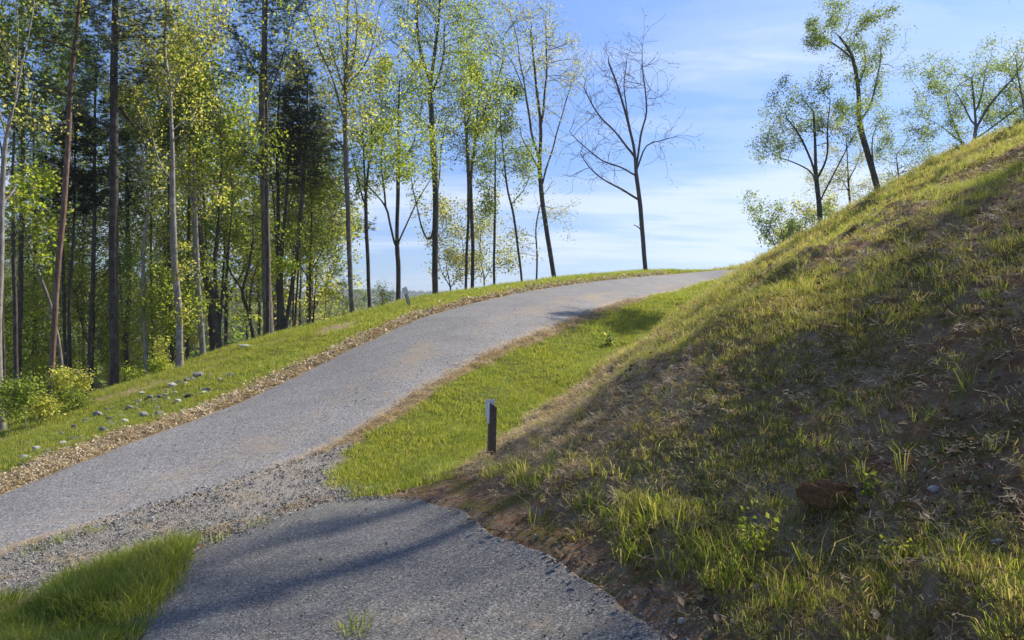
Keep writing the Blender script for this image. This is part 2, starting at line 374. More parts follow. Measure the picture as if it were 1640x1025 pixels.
def bare_amt(x, y):
    up = (x-toe_x(y))/(crest_x(y)-toe_x(y))
    low = sst(.30, .08, up)*sst(5.0, 6.8, y)*sst(17, 12, y)
    return np.clip(low*1.0+1.6*sst(.535, .66, fbm(x/.9+31, y/1.7+4, 4, 2))*(.9-.35*sst(8, 16, y)), 0, 1)
def turf_amt(x, y, rd, dd, sh, bank):
    hard = np.minimum(np.minimum(rd, dd), sh)
    sidel = x < np.interp(y, RL[:, 1], RL[:, 0])
    # chip-strewn margin, broad on the left of the road, narrow on the right
    wid = np.where(sidel, .62*sst(34, 22, y)+.10, .14)+.16*(fbm(x*1.5, y*1.5, 3, 3)-.5)
    t = sst(0, .25, rd-wid)*sst(-.02, .25, dd)*sst(-.5, .45, sh+(fbm(x*2.2, y*2.2, 4, 2)-.5)*1.2)
    up = np.clip((x-toe_x(y))/(crest_x(y)-toe_x(y)), 0, 1.2)
    bk = .30+.5*sst(.3, .7, up)*sst(3, 10, y)+.2*sst(.9, 1.05, up)+.9*(fbm(x/.8, y/1.8, 3, 2)-.52)
    lowband = sst(.28, .02, up)*sst(4.5, 6.5, y)*sst(15, 11, y)
    bk = bk-.45*lowband-.6*bare_amt(x, y)
    # dry brown band right along the foot of the bank
    t = t*(1-sst(-1.5, -.9, x)*sst(8.3, 7.4, y)*.9)
    t = t*(1-bank)+np.clip(bk, 0, 1)*bank*sst(-.02, .25, dd)
    farside = sst(2.5, 6, dist_poly(RIMW, x, y, False))*(x < np.interp(y, RIMW[:, 1], RIMW[:, 0]))
    t = t*(1-.75*farside)
    return t, sidel, up
RIMW = np.array([(-14, 3)]+[P(*q)[:2] for q in rim])
t, sidel, up = turf_amt(xi, yi, rd, dd, sh, bank)
mm = np.zeros((len(xi), 3)); mm[:, 0] = t
strip = sst(1.15, .3, rd)*(sidel)*sst(40, 24, yi)+sst(.42, .12, rd)*(~sidel)*sst(3, 7, yi)*.95*(sh > .1)
bare = wpt(540, 522); bb = sst(1.6, .5, np.hypot((xi-bare[0])*1.2, (yi-bare[1])*.55))
mm[:, 0] = np.clip(mm[:, 0]-bb*.8, 0, 1)
dryb = bank*(.25+.5*sst(.35, 0, up)*sst(4, 6, yi)+.5*(fbm(xi/.6, yi/1.3, 3, 6)-.5))
slip = sst(3, .8, np.abs(dist_poly(RIMW, xi, yi, False)))*(xi < np.interp(yi, RIMW[:, 1], RIMW[:, 0])+1)*.75*sst(30, 24, yi)
mm[:, 1] = np.clip(np.maximum(np.maximum(strip, dryb), np.maximum(bb, slip)), 0, 1)
mm[:, 0] = np.clip(mm[:, 0]-slip*.9, 0, 1)
mm[:, 2] = 1-sst(.25, -.05, np.minimum(sh, rd))
masks[near] = mm
nx, ny = len(AX), len(AY); idx = np.arange(nx*ny).reshape(nx, ny)
f = np.stack([idx[:-1, :-1], idx[1:, :-1], idx[1:, 1:], idx[:-1, 1:]], -1).reshape(-1, 4)
print('ground quads', len(f))
tag(link('ground', mesh('ground', np.c_[x, y, z], f, M['ground'], col=masks)), kind='structure')

# ------------------------------------------------------------------ road and drive
def grid_sheet(name, poly_fn, mat, ns, nt_, jit, lift, tanfn):
    s = np.linspace(0, 1, ns); tt = np.linspace(0, 1, nt_)
    ss, tt2 = np.meshgrid(s, tt, indexing='ij')
    xx, yy = poly_fn(ss, tt2)
    e = np.minimum(tt2, 1-tt2)
    jx = (fbm(xx*2.3, yy*2.3, 4, 1)-.5)*jit*sst(.2, 0, e)
    xx = xx+jx
    z = Hs(xx, yy)+lift-.035*sst(.035, 0, e)+.02*(fbm(xx*.8, yy*.8, 3, 4)-.5)*sst(0, .2, e)
    idx = np.arange(ns*nt_).reshape(ns, nt_)
    f = np.stack([idx[:-1, :-1], idx[1:, :-1], idx[1:, 1:], idx[:-1, 1:]], -1).reshape(-1, 4)
    c = np.zeros((ns*nt_, 3)); c[:, 1] = tanfn(ss, tt2, xx, yy).ravel()
    return tag(link(name, mesh(name, np.c_[xx.ravel(), yy.ravel(), z.ravel()], f, mat, col=c)), kind='structure')
def resamp(line, s):
    d = np.r_[0, np.cumsum(np.hypot(*np.diff(line, axis=0).T))]; d /= d[-1]
    return np.interp(s, d, line[:, 0]), np.interp(s, d, line[:, 1])
def roadfn(s, t):
    a = resamp(RL, s); b = resamp(RR, s); return a[0]*(1-t)+b[0]*t, a[1]*(1-t)+b[1]*t
def road_tan(s, t, x, y):
    e = np.minimum(t, 1-t)
    tracks = np.exp(-((t-.36)/.07)**2)+np.exp(-((t-.70)/.07)**2)
    return np.clip(.75*sst(.10, 0, e)+.10*tracks+.62*fbm(x*1.6, y*.4, 3, 2)*sst(.45, .62, t)*sst(1.0, .85, t)+.35*sst(.5, .7, fbm(x*1.1, y*.3, 3, 5))-.02, 0, 1)
grid_sheet('road', roadfn, M['road'], 420, 26, .28, .006, road_tan)
dl = np.array(list(DRIVE[:7][::-1])); 
DL = np.vstack([[[-3, -4]], [DRIVE[-1]], DRIVE[:8]]); DR = np.vstack([[[1.5, -4]], [DRIVE[15]], DRIVE[8:15][::-1]])
DL, DR = smooth_line(DL, 6), smooth_line(DR, 6)
def drivefn(s, t):
    a = resamp(DL, s); b = resamp(DR, s); return a[0]*(1-t)+b[0]*t, a[1]*(1-t)+b[1]*t
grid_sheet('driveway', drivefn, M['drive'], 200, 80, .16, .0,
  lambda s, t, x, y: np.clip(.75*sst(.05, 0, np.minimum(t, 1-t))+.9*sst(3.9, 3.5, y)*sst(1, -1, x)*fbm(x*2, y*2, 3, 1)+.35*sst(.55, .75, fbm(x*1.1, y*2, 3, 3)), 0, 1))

# ------------------------------------------------------------------ scattered ground cover
def protos(name, meshes):
    c = bpy.data.collections.new(name)
    for i, me in enumerate(meshes):
        c.objects.link(bpy.data.objects.new(f'{name}_{i:02d}', me))
    return c
def scatter(name, label, cat, pts, rot, scl, idx, coll, mat):
    me = bpy.data.meshes.new(name); me.vertices.add(len(pts)); me.vertices.foreach_set('co', np.asarray(pts, np.float32).ravel())
    for nm, ty_, arr, key in (('rot', 'FLOAT_VECTOR', rot, 'vector'), ('scl', 'FLOAT_VECTOR', scl, 'vector'), ('idx', 'INT', idx, 'value')):
        a = me.attributes.new(nm, ty_, 'POINT'); a.data.foreach_set(key, np.asarray(arr, np.int32 if ty_ == 'INT' else np.float32).ravel())
    me.materials.append(mat)
    o = link(name, me); g = bpy.data.node_groups.new(name, 'GeometryNodeTree')
    g.interface.new_socket('Geometry', in_out='INPUT', socket_type='NodeSocketGeometry'); g.interface.new_socket('Geometry', in_out='OUTPUT', socket_type='NodeSocketGeometry')
    gi = g.nodes.new('NodeGroupInput'); go = g.nodes.new('NodeGroupOutput'); ci = g.nodes.new('GeometryNodeCollectionInfo')
    ci.inputs['Collection'].default_value = coll; ci.inputs['Separate Children'].default_value = True; ci.inputs['Reset Children'].default_value = True
    ip = g.nodes.new('GeometryNodeInstanceOnPoints'); ip.inputs['Pick Instance'].default_value = True
    def attr(nm, dt):
        a = g.nodes.new('GeometryNodeInputNamedAttribute'); a.data_type = dt; a.inputs['Name'].default_value = nm
        return next(s for s in a.outputs if s.enabled and s.name == 'Attribute')
    L = g.links.new
    L(gi.outputs[0], ip.inputs['Points']); L(ci.outputs[0], ip.inputs['Instance'])
    L(attr('rot', 'FLOAT_VECTOR'), ip.inputs['Rotation']); L(attr('scl', 'FLOAT_VECTOR'), ip.inputs['Scale']); L(attr('idx', 'INT'), ip.inputs['Instance Index'])
    L(ip.outputs[0], go.inputs[0])
    md = o.modifiers.new('scatter', 'NODES'); md.node_group = g
    tag(o, label, cat, kind='stuff'); print(name, len(pts)); return o
def blades(n, h0, h1, w, spread, lean, pal, seed, curl=.5):
    r = np.random.default_rng(seed); v = np.zeros((n, 5, 3)); c = np.zeros((n, 5, 3))
    a = r.random(n)*2*pi; rr = spread*np.sqrt(r.random(n)); bx, by = rr*np.cos(a), rr*np.sin(a)
    h = h0+(h1-h0)*r.random(n)**1.3; la = a+r.normal(0, .8, n); ln = lean*(.3+r.random(n))*h
    dx, dy = np.cos(la), np.sin(la); fa = r.random(n)*2*pi; wx, wy = np.cos(fa)*w/2, np.sin(fa)*w/2
    m = .55; mx, my = bx+dx*ln*.3, by+dy*ln*.3
    v[:, 0] = np.c_[bx-wx, by-wy, 0*h-.015]; v[:, 1] = np.c_[bx+wx, by+wy, 0*h-.015]
    v[:, 2] = np.c_[mx-wx*.85, my-wy*.85, h*m]; v[:, 3] = np.c_[mx+wx*.85, my+wy*.85, h*m]
    v[:, 4] = np.c_[bx+dx*ln, by+dy*ln, h*(1-curl*ln/h*.5)]
    pc = np.array(pal)[r.integers(0, len(pal), n)]*(.75+.5*r.random((n, 1)))
    c[:] = pc[:, None]
    b = np.arange(n)[:, None]*5; f = np.concatenate([b+[0, 1, 3], b+[0, 3, 2], b+[2, 3, 4]])
    return v.reshape(-1, 3), f, c.reshape(-1, 3)
def blade_protos(name, k, mat, **kw):
    out = []
    for i in range(k):
        v, f, c = blades(seed=100+i, **kw); out.append(mesh(name, v, f, mat, smooth=False, col=c))
    return protos(name, out)
G1 = [(.17,.225,.032), (.21,.26,.042), (.25,.275,.052), (.13,.185,.028), (.32,.30,.11)]
G2 = [(.19,.25,.03), (.24,.28,.04), (.28,.30,.06), (.13,.19,.025), (.38,.34,.14)]
DRY = [(.50,.38,.21), (.42,.30,.16), (.58,.47,.29), (.30,.20,.11)]
lawn_p = blade_protos('lawn_tuft', 6, M['blade'], n=34, h0=.02, h1=.06, w=.0042, spread=.11, lean=.8, pal=G1)
lush_p = blade_protos('lush_tuft', 5, M['blade'], n=32, h0=.07, h1=.20, w=.0045, spread=.10, lean=.7, pal=G1+[(.12,.17,.02)])
clump_p = blade_protos('grass_clump', 7, M['blade'], n=20, h0=.05, h1=.17, w=.0042, spread=.05, lean=1.0, pal=G2, curl=.6)
def straws(n, spread, L0, L1, w, pal, seed, up=.25):
    r = np.random.default_rng(seed); a = r.random(n)*2*pi; rr = spread*np.sqrt(r.random(n))
    c0 = np.c_[rr*np.cos(a), rr*np.sin(a), .004+.02*r.random(n)]; d = np.c_[r.normal(size=(n, 2)), r.normal(0, up, n)]; d /= np.linalg.norm(d, axis=1)[:, None]
    s = np.cross(d, [0, 0, 1.]); s /= np.linalg.norm(s, axis=1)[:, None]; L = (L0+(L1-L0)*r.random(n))[:, None]/2; ww = w*(.5+r.random((n, 1)))/2
    u = np.array([0, 0, .35])*ww
    v = np.stack([c0-d*L-s*ww, c0-d*L+s*ww+u, c0+d*L+s*ww+u, c0+d*L-s*ww], 1)
    col = np.repeat((np.array(pal)[r.integers(0, len(pal), n)]*(.7+.6*r.random((n, 1))))[:, None], 4, 1)
    return v.reshape(-1, 3), np.arange(n*4).reshape(n, 4), col.reshape(-1, 3)
straw_p = protos('straw_bits', [mesh('straw_bits', *(lambda q: (q[0], q[1], M['straw'], False, q[2]))(straws(26, .11, .02, .09, .004, DRY, 20+i))) for i in range(5)])
chips_p = protos('bark_chips', [mesh('bark_chips', *(lambda q: (q[0], q[1], M['straw'], False, q[2]))(straws(16, .12, .02, .065, .014, [(.42,.33,.21), (.62,.52,.38), (.55,.44,.30), (.30,.22,.14), (.68,.60,.46)], 40+i, .5))) for i in range(5)])
def stone_mesh(seed, mat, flat=.6, name='stone', sub=1, rough=.28):
    import bmesh
    bm = bmesh.new(); bmesh.ops.create_icosphere(bm, subdivisions=sub, radius=1); r = R.__class__(seed)
    ax = (1, r.uniform(.6, .95), flat*r.uniform(.7, 1.2))
    cuts = [(Vector((r.gauss(0, 1), r.gauss(0, 1), r.gauss(0, .8))).normalized(), r.uniform(.55, .8)) for _ in range(7)]
    for v in bm.verts:
        p = v.co.copy()
        for nrm, dd_ in cuts:
            q = p.dot(nrm)
            if q > dd_: p -= nrm*(q-dd_)
        p *= 1+r.uniform(-rough, rough)*(.25 if rough < .5 else .07)
        if rough >= .5:
            from mathutils import noise
            p *= 1+.30*noise.noise(p*2.1+Vector((seed, 0, 0)))+.16*noise.noise(p*5.3+Vector((0, seed, 0)))+.07*noise.noise(p*12)
        v.co = Vector((p.x*ax[0], p.y*ax[1], p.z*ax[2]))
    me = bpy.data.meshes.new(name); bm.to_mesh(me); bm.free(); me.materials.append(mat); return me
stone_p = protos('gravel_stones', [stone_mesh(60+i, [M['stone'], M['rock'], M['stone'], M['rockd']][i % 4], .65, 'gravel_stones') for i in range(8)])
def leaf_litter(n, seed):
    r = np.random.default_rng(seed); v, f, c = leaves_at(np.c_[r.normal(0, .08, (n, 2)), .01+.02*r.random(n)], r, .05, [(.17,.10,.05), (.23,.145,.08), (.11,.065,.038), (.28,.20,.125)], flat=True); return v, f, c
def leaves_at(p, r, size, pal, flat=False, droop=.5):
    n = len(p); d = r.normal(size=(n, 3)); d[:, 2] = d[:, 2]*(.25 if flat else .6)-(0 if flat else droop); d /= np.linalg.norm(d, axis=1)[:, None]
    q = r.normal(size=(n, 3));
    if flat: q[:] = [0, 0, 1]; q += r.normal(0, .35, (n, 3))
    s = np.cross(d, q); s /= np.linalg.norm(s, axis=1)[:, None]; up = np.cross(s, d)
    L = (size*(.55+.8*r.random(n)))[:, None]; w = L*.32
    a = p; b = p+d*L*.45+s*w+up*w*.35; c = p+d*L; e = p+d*L*.45-s*w+up*w*.35
    v = np.stack([a, b, c, e], 1).reshape(-1, 3); i = np.arange(n)[:, None]*4
    f = np.concatenate([i+[0, 1, 2], i+[0, 2, 3]])
    pc = np.array(pal)[r.integers(0, len(pal), n)]*(.75+.5*r.random((n, 1)))
    return v, f, np.repeat(pc[:, None], 4, 1).reshape(-1, 3)
litter_p = protos('leaf_litter', [mesh('leaf_litter', *(lambda q: (q[0], q[1], M['straw'], False, q[2]))(leaf_litter(7, 80+i))) for i in range(4)])

def visible(x, y, m=.06):
    u = x/np.maximum(y, .1); return (u > -.6833-m) & (u < .6833+m) & (y > 1.6)
def sample(n, x0, x1, y0, y1, r=rng): return r.uniform(x0, x1, n), r.uniform(y0, y1, n)
def finish(x, y, base, r=rng, tilt=.12, smin=.7, smax=1.35, nv=6, extra=1, zoff=0):
    n = len(x); z = H(x, y)+zoff
    s = (r.uniform(smin, smax, n)*base)*extra
    return np.c_[x, y, z], np.c_[r.normal(0, tilt, n), r.normal(0, tilt, n), r.uniform(0, 2*pi, n)], np.c_[s, s, s], r.integers(0, nv, n)
def rings(tot, ymin, ymax, x0f, x1f, power=1.0):
    """sample points in the ground seen by a wide angle, thinning with distance"""
    u = rng.uniform(-.75, .75, tot); t = rng.random(tot)
    y = ymin*(ymax/ymin)**t if power == 0 else (ymin**power+t*(ymax**power-ymin**power))**(1/power)
    return u*y, y
# turf on verge and lawn
x, y = rings(190000, 4.2, 66, 0, 0, 1.0)
x2, y2 = rings(16000, 3.5, 9, 0, 0, 1.0); x = np.r_[x, x2]; y = np.r_[y, y2]
zz = zones(x, y); tf, sl, up = turf_amt(x, y, *zz)
mott = fbm(x*1.1, y*1.1, 3, 5)
bsp = sst(1.5, .4, np.hypot((x-bare[0])*1.2, (y-bare[1])*.55))
rimd = np.abs(dist_poly(RIMW, x, y, False)); tf = tf-.75*sst(1.6, .5, rimd)*sst(27, 21, y)*(x < 0)*sst(.35, .5, fbm(x, y, 2, 1))
ok = (rng.random(len(x)) < np.clip(tf*1.5-.35+(.4*(mott-.5)), 0, 1)*(1-bsp)) & (zz[3] < .5)
beyond = (x < np.interp(y, RIMW[:, 1], RIMW[:, 0])-1.5); ok &= ~(beyond & (rng.random(len(x)) < .6))
x, y = x[ok], y[ok]
ln = sst(.42, .62, fbm(x*.6, y*.6, 3, 7))
farther = np.clip(y/14, 1, 4.0)
p_, r_, s_, i_ = finish(x, y, 1.0, extra=(farther*(.9+.35*ln)))
s_[:, 2] = s_[:, 2]/np.sqrt(farther)**1.15
scatter('turf_grass', 'short bright green turf on the verges and the strip between road and bank', 'grass', p_, r_, s_, i_, lawn_p, M['blade'])
# lush long grass in the lower left swale, at the rim and along ditch
x, y = sample(26000, -4.6, -1.2, 3.0, 6.6); zz = zones(x, y); hd = np.minimum(np.minimum(zz[0], zz[1]), zz[2])
ok = (hd > -.12) & (rng.random(len(x)) < sst(-.12, .22, hd)*.5) & (x > -4.4) & (fbm(x*2.5, y*2.5, 3, 2) > .36) & (np.hypot((x-HOLE2[0])/.28, (y-HOLE2[1])/.2) > 1)
xa, ya = x[ok], y[ok]
t = rng.random(3000); yy = 13+t*48; xx = np.interp(yy, RIMW[:, 1], RIMW[:, 0])+rng.normal(-.2, .5, 3000)
t = rng.random(1800); yd = 8.6+t*t*14; xd = toe_x(yd)-.35+rng.normal(0, .22, 1800)
xr, yr = np.r_[xx, xd], np.r_[yy, yd]
p_, r_, s_, i_ = finish(np.r_[xa, xr], np.r_[ya, yr], 1.0, nv=5, extra=np.r_[np.full(len(xa), .85), np.clip(yy/22, .9, 1.8)*.85, np.full(len(xd), .6)])
scatter('long_grass', 'lush long green grass in the lower left swale, along the verge rim and the ditch', 'grass', p_, r_, s_, i_, lush_p, M['blade'])
x, y = rings(30000, 8, 60, 0, 0, 1.0); zz = zones(x, y); ok = (zz[0] > .5) & (zz[3] < .4) & (zz[2] > .4) & (rng.random(len(x)) < sst(.5, .68, fbm(x*.9, y*.9, 3, 3))*.8) & (x > np.interp(y, RIMW[:, 1], RIMW[:, 0])-2)
x, y = x[ok], y[ok]
p_, r_, s_, i_ = finish(x, y, 1.0, nv=5, smin=.3, smax=.62, extra=np.clip(y/14, 1, 3))
tuft_p = blade_protos('verge_tuft', 5, M['blade'], n=26, h0=.06, h1=.2, w=.0055, spread=.09, lean=1.0, pal=G1+[(.32,.30,.10), (.28,.24,.10)])
scatter('verge_tufts', 'uneven taller tufts with yellowish blades on the verges', 'grass', p_, r_, s_, i_, tuft_p, M['blade'])
# clumps on the bank
x, y = rings(150000, 2.2, 60, 0, 0, .8)
zz = zones(x, y); ok = (zz[3] > .3) & (zz[1] > .0) & (x < crest_x(y)+2.5); x, y = x[ok], y[ok]; zz = tuple(q[ok] for q in zz)
tf, sl, up = turf_amt(x, y, *zz)
pt = fbm(x/.45, y/.8, 3, 3)
dens = np.clip((tf*1.25+1.5*(pt-.5)), 0, 1)**1.5*(.30+.7*sst(5, 11, y))
dens = np.maximum(dens*1.9, .14)*(1-.85*bare_amt(x, y))
ok = rng.random(len(x)) < dens; x, y, up = x[ok], y[ok], up[ok]
p_, r_, s_, i_ = finish(x, y, 1.0, nv=7, smin=.5, smax=1.35, tilt=.25, extra=(.55+.15*rng.random(len(x))+.35*(rng.random(len(x)) < .12))*np.clip(y/12, 1, 2.8))
scatter('bank_grass', 'yellow green grass clumps growing in patches on the earth bank', 'grass', p_, r_, s_, i_, clump_p, M['blade'])
mat_p = blade_protos('bank_mat', 5, M['blade'], n=40, h0=.015, h1=.065, w=.0038, spread=.13, lean=1.6, pal=G2+[(.34,.27,.13), (.26,.20,.10), (.42,.34,.18)])
x, y = rings(170000, 2.1, 60, 0, 0, .75); zz = zones(x, y); ok = (zz[3] > .2) & (zz[1] > .02) & (x < crest_x(y)+2.5); x, y = x[ok], y[ok]
ok = rng.random(len(x)) < np.clip(.36-.20*sst(11, 6, y)+2.2*(fbm(x/.55+9, y/1.3, 3, 1)-.42)+.4*sst(8, 18, y)-.85*bare_amt(x, y), .03, 1); x, y = x[ok], y[ok]
p_, r_, s_, i_ = finish(x, y, 1.0, nv=5, smin=.6, smax=1.3, tilt=.3, extra=np.clip(y/11, .8, 3.2)); s_[:, 2] /= np.clip(y/16, 1, 1.8)
scatter('bank_matted_grass', 'matted low mix of new and dead grass covering the soil of the bank', 'grass', p_, r_, s_, i_, mat_p, M['blade'])
# the edge of the drive against the bank: taller clumps
t = rng.random(130); yb = 3.5+t*3.6; xb = np.interp(yb, ty, tx)+.18+np.abs(rng.normal(.1, .22, 130)); zb = zones(xb, yb)[1]; okb = (zb > .02) & (fbm(xb*3, yb*3, 2, 3) > .43); xb, yb = xb[okb], yb[okb]
ex = [wpt(*q) for q in ((565,1018),(575,1010),(558,1008),(570,1022),(1140,905),(1165,940),(1190,945),(1080,940),(1215,930),(1300,905),(1370,775),(1385,770),(1550,600),(1560,610),(1450,755),(1010,905),(990,895),(860,840),(930,860))]
xb = np.r_[xb, [q[0] for q in ex]]; yb = np.r_[yb, [q[1] for q in ex]]
p_, r_, s_, i_ = finish(xb, yb, 1.15, nv=7, tilt=.2)
scatter('edge_grass', 'taller grass tufts where the drive meets the foot of the bank', 'grass', p_, r_, s_, i_, clump_p, M['blade'])
# straw: bank, lower margin, road edges
x, y = rings(90000, 2.2, 30, 0, 0, .7); zz = zones(x, y)
tf, sl, up = turf_amt(x, y, *zz)
pr = zz[3]*(.08+.10*bare_amt(x, y)+.8*sst(.35, .05, up)*sst(4, 6.5, y)+.55*(fbm(x/.5, y/.9, 3, 6)-.45))
er = (~sl)*(zz[0] > -.08)*sst(.5, .0, zz[0])*(1-zz[3])*.8*(zz[2] > 0)
gr = sst(.45, .0, zz[2])*.1*sst(.45, .6, fbm(x*2, y*2, 2, 3))
ok = (rng.random(len(x)) < pr+er+gr) & (zz[1] > -.08) & (x < crest_x(y)); x, y = x[ok], y[ok]
p_, r_, s_, i_ = finish(x, y, 1.0, nv=5, tilt=.25, extra=np.clip(y/11, .75, 2.2), zoff=.004)
scatter('dry_straw', 'dry tan straw and dead grass strewn over the foot of the bank and the road edge', 'straw', p_, r_, s_, i_, straw_p, M['straw'])
x, y = rings(110000, 6, 46, 0, 0, .8); zz = zones(x, y)
sl = x < np.interp(y, RL[:, 1], RL[:, 0])+.05
w_ = .45*sst(34, 20, y)+.14
ok = sl & (zz[0] > -.25) & (rng.random(len(x)) < sst(w_+.25, w_-.15, zz[0])*sst(-.3, .02, zz[0])*.9); x, y = x[ok], y[ok]
p_, r_, s_, i_ = finish(x, y, 1.0, nv=5, tilt=.3, extra=np.clip(y/13, .8, 2.2), zoff=.035)
scatter('bark_chip_mulch', 'tan wood chips and straw along the left edge of the road', 'mulch', p_, r_, s_, i_, chips_p, M['straw'])
# leaf litter on bank and drive
x, y = rings(16000, 2.0, 16, 0, 0, .5); zz = zones(x, y)
ok = ((zz[3] > .5) & (rng.random(len(x)) < .06+.8*sst(.55, .7, fbm(x*1.6, y*1.6, 3, 7))*sst(5, 3, y))) | ((zz[1] < .25) & (zz[1] > -.05) & (rng.random(len(x)) < .35)); x, y = x[ok], y[ok]
p_, r_, s_, i_ = finish(x, y, .8, nv=4, tilt=.2, zoff=.006)
scatter('dead_leaves', 'dry brown dead leaves lying on the bank and along the drive', 'leaves', p_, r_, s_, i_, litter_p, M['straw'])
lump_p = protos('earth_lump', [stone_mesh(90+i, M['clod'] if i % 2 else M['earth'], .7, 'earth_lump', 2, .9) for i in range(5)])
x, y = rings(26000, 2.2, 30, 0, 0, .5); zz = zones(x, y)
ok = (zz[3] > .4) & (rng.random(len(x)) < .05+.5*bare_amt(x, y)) & (x < crest_x(y)) & (zz[1] > .05); x, y = x[ok], y[ok]
p_, r_, s_, i_ = finish(x, y, 1.0, nv=5, tilt=.6, extra=np.minimum(.014*np.exp(rng.normal(0, .55, len(x))), .034)*np.clip(y/9, .7, 2))
scatter('earth_lumps', 'crumbs and lumps of reddish brown earth on the bare patches of the bank', 'soil', p_, r_, s_, i_, lump_p, M['earth'])
# gravel stones
x, y = rings(250000, 3.2, 24, 0, 0, .35); zz = zones(x, y)
sd_ = zz[2]; shoulder = (sd_ < .12)
pp = np.where(shoulder, .95*sst(.12, -.1, sd_)*(.35+.65*sst(.35, .55, fbm(x*1.5, y*1.5, 3, 2))), 0)
pp = np.maximum(pp, (zz[1] < .06)*(zz[1] > -3)*.22*sst(9, 3, y)+.5*sst(.12, 0, np.abs(zz[1])))
pp = np.maximum(pp, (zz[0] < 0)*.06)
ok = (rng.random(len(x)) < pp) & (zz[3] < .6); x, y = x[ok], y[ok]; sh_ = shoulder[ok]
n_ = len(x); base = np.where(sh_, .009, .0055)*np.exp(rng.normal(0, .35, n_))*np.clip(y/8, .8, 1.5)
p_, r_, s_, i_ = finish(x, y, 1.0, nv=8, tilt=.5, extra=base); p_[:, 2] = Hs(x, y)+.012
scatter('loose_gravel', 'loose grey gravel stones on the shoulder between road and drive', 'gravel', p_, r_, s_, i_, stone_p, M['stone'])

# ------------------------------------------------------------------ trees
def colonize(pos, par, attr, D, kill, iters, r, up=.12, maxn=6000, jit=.12):
    pos = [np.array(p, float) for p in pos]; par = list(par)
    A_ = attr.copy(); P_ = np.array(pos)
    d2 = np.full(len(A_), 1e18); nn = np.zeros(len(A_), int)
    for i in range(0, len(P_), 50):
        q = ((A_[:, None]-P_[None, i:i+50])**2).sum(-1); j = q.argmin(1); m = q[np.arange(len(A_)), j]; b = m < d2; d2[b] = m[b]; nn[b] = j[b]+i
    cnt = {}
    for it in range(iters):
        al = d2 > kill*kill; A_ = A_[al]; d2 = d2[al]; nn = nn[al]
        if len(A_) < 4 or len(P_) > maxn: break
        dist = np.sqrt(d2); near_ = dist < 8*D
        if near_.sum() < 25: near_[:] = True
        v = A_[near_]-P_[nn[near_]]; v /= dist[near_][:, None]+1e-9; nsel = nn[near_]
        u, ivx = np.unique(nsel, return_inverse=True)
        s = np.zeros((len(u), 3)); np.add.at(s, ivx, v)
        s /= np.linalg.norm(s, axis=1)[:, None]+1e-9
        s += r.normal(0, jit, s.shape); s[:, 2] += up; s /= np.linalg.norm(s, axis=1)[:, None]+1e-9
        ok = np.array([cnt.get(int(k), 0) < 3 for k in u])
        if not ok.any(): break
        for k in u[ok]: cnt[int(k)] = cnt.get(int(k), 0)+1
        new = P_[u[ok]]+s[ok]*D; base = len(P_); P_ = np.vstack([P_, new]); par += list(u[ok])
        q = ((A_[:, None]-new[None])**2).sum(-1); j = q.argmin(1); m = q[np.arange(len(A_)), j]
        b = m < d2; d2[b] = m[b]; nn[b] = j[b]+base
    return P_, np.array(par)
def skeleton_mesh(Pn, par, rad, minr=0.0):
    n = len(Pn); tan = np.zeros((n, 3)); ch = [[] for _ in range(n)]
    for i in range(n):
        if par[i] >= 0: ch[par[i]].append(i)
    main = np.full(n, -1)
    for i in range(n):
        if ch[i]: main[i] = max(ch[i], key=lambda c: rad[c])
    hasp = par >= 0; pp = np.where(hasp, par, 0)
    inn = np.where(hasp[:, None], Pn-Pn[pp], 0); mm_ = np.where(main >= 0, main, 0); outt = np.where((main >= 0)[:, None], Pn[mm_]-Pn, 0)
    tan = inn+outt; tan /= np.linalg.norm(tan, axis=1)[:, None]+1e-9
    ref = np.array([.31, .87, -.38]); ref /= np.linalg.norm(ref)
    def frame(t):
        a = np.cross(t, ref); a /= np.linalg.norm(a, axis=1)[:, None]+1e-9; return a, np.cross(t, a)
    vs_, fs_, off = [], [], 0
    idx = np.nonzero(hasp & (rad > minr))[0]
    ismain = main[pp[idx]] == idx
    sdir = inn[idx]/(np.linalg.norm(inn[idx], axis=1)[:, None]+1e-9)
    t0 = np.where(ismain[:, None], tan[par[idx]], sdir); r0 = np.where(ismain & (rad[par[idx]] > 2e-4), rad[par[idx]], rad[idx]*1.15); t1 = tan[idx]; r1 = rad[idx]
    cls = np.where(rad[idx] > .07, 9, np.where(rad[idx] > .025, 5, 3))
    for k in (9, 5, 3):
        m = cls == k
        if not m.any(): continue
        a0, b0 = frame(t0[m]); a1, b1 = frame(t1[m]); th = np.arange(k)*2*pi/k
        p0 = Pn[par[idx[m]]]; p1 = Pn[idx[m]]
        q0 = p0[:, None]+r0[m][:, None, None]*(a0[:, None]*np.cos(th)[None, :, None]+b0[:, None]*np.sin(th)[None, :, None])
        q1 = p1[:, None]+r1[m][:, None, None]*(a1[:, None]*np.cos(th)[None, :, None]+b1[:, None]*np.sin(th)[None, :, None])
        v = np.concatenate([q0, q1], 1).reshape(-1, 3); j = np.arange(k); j2 = (j+1) % k
        f = np.stack([j, j2, j2+k, j+k], -1)[None]+(np.arange(m.sum())*2*k)[:, None, None]
        vs_.append(v); fs_.append(f.reshape(-1, 4)+off); off += len(v)
    return np.vstack(vs_), np.vstack(fs_)
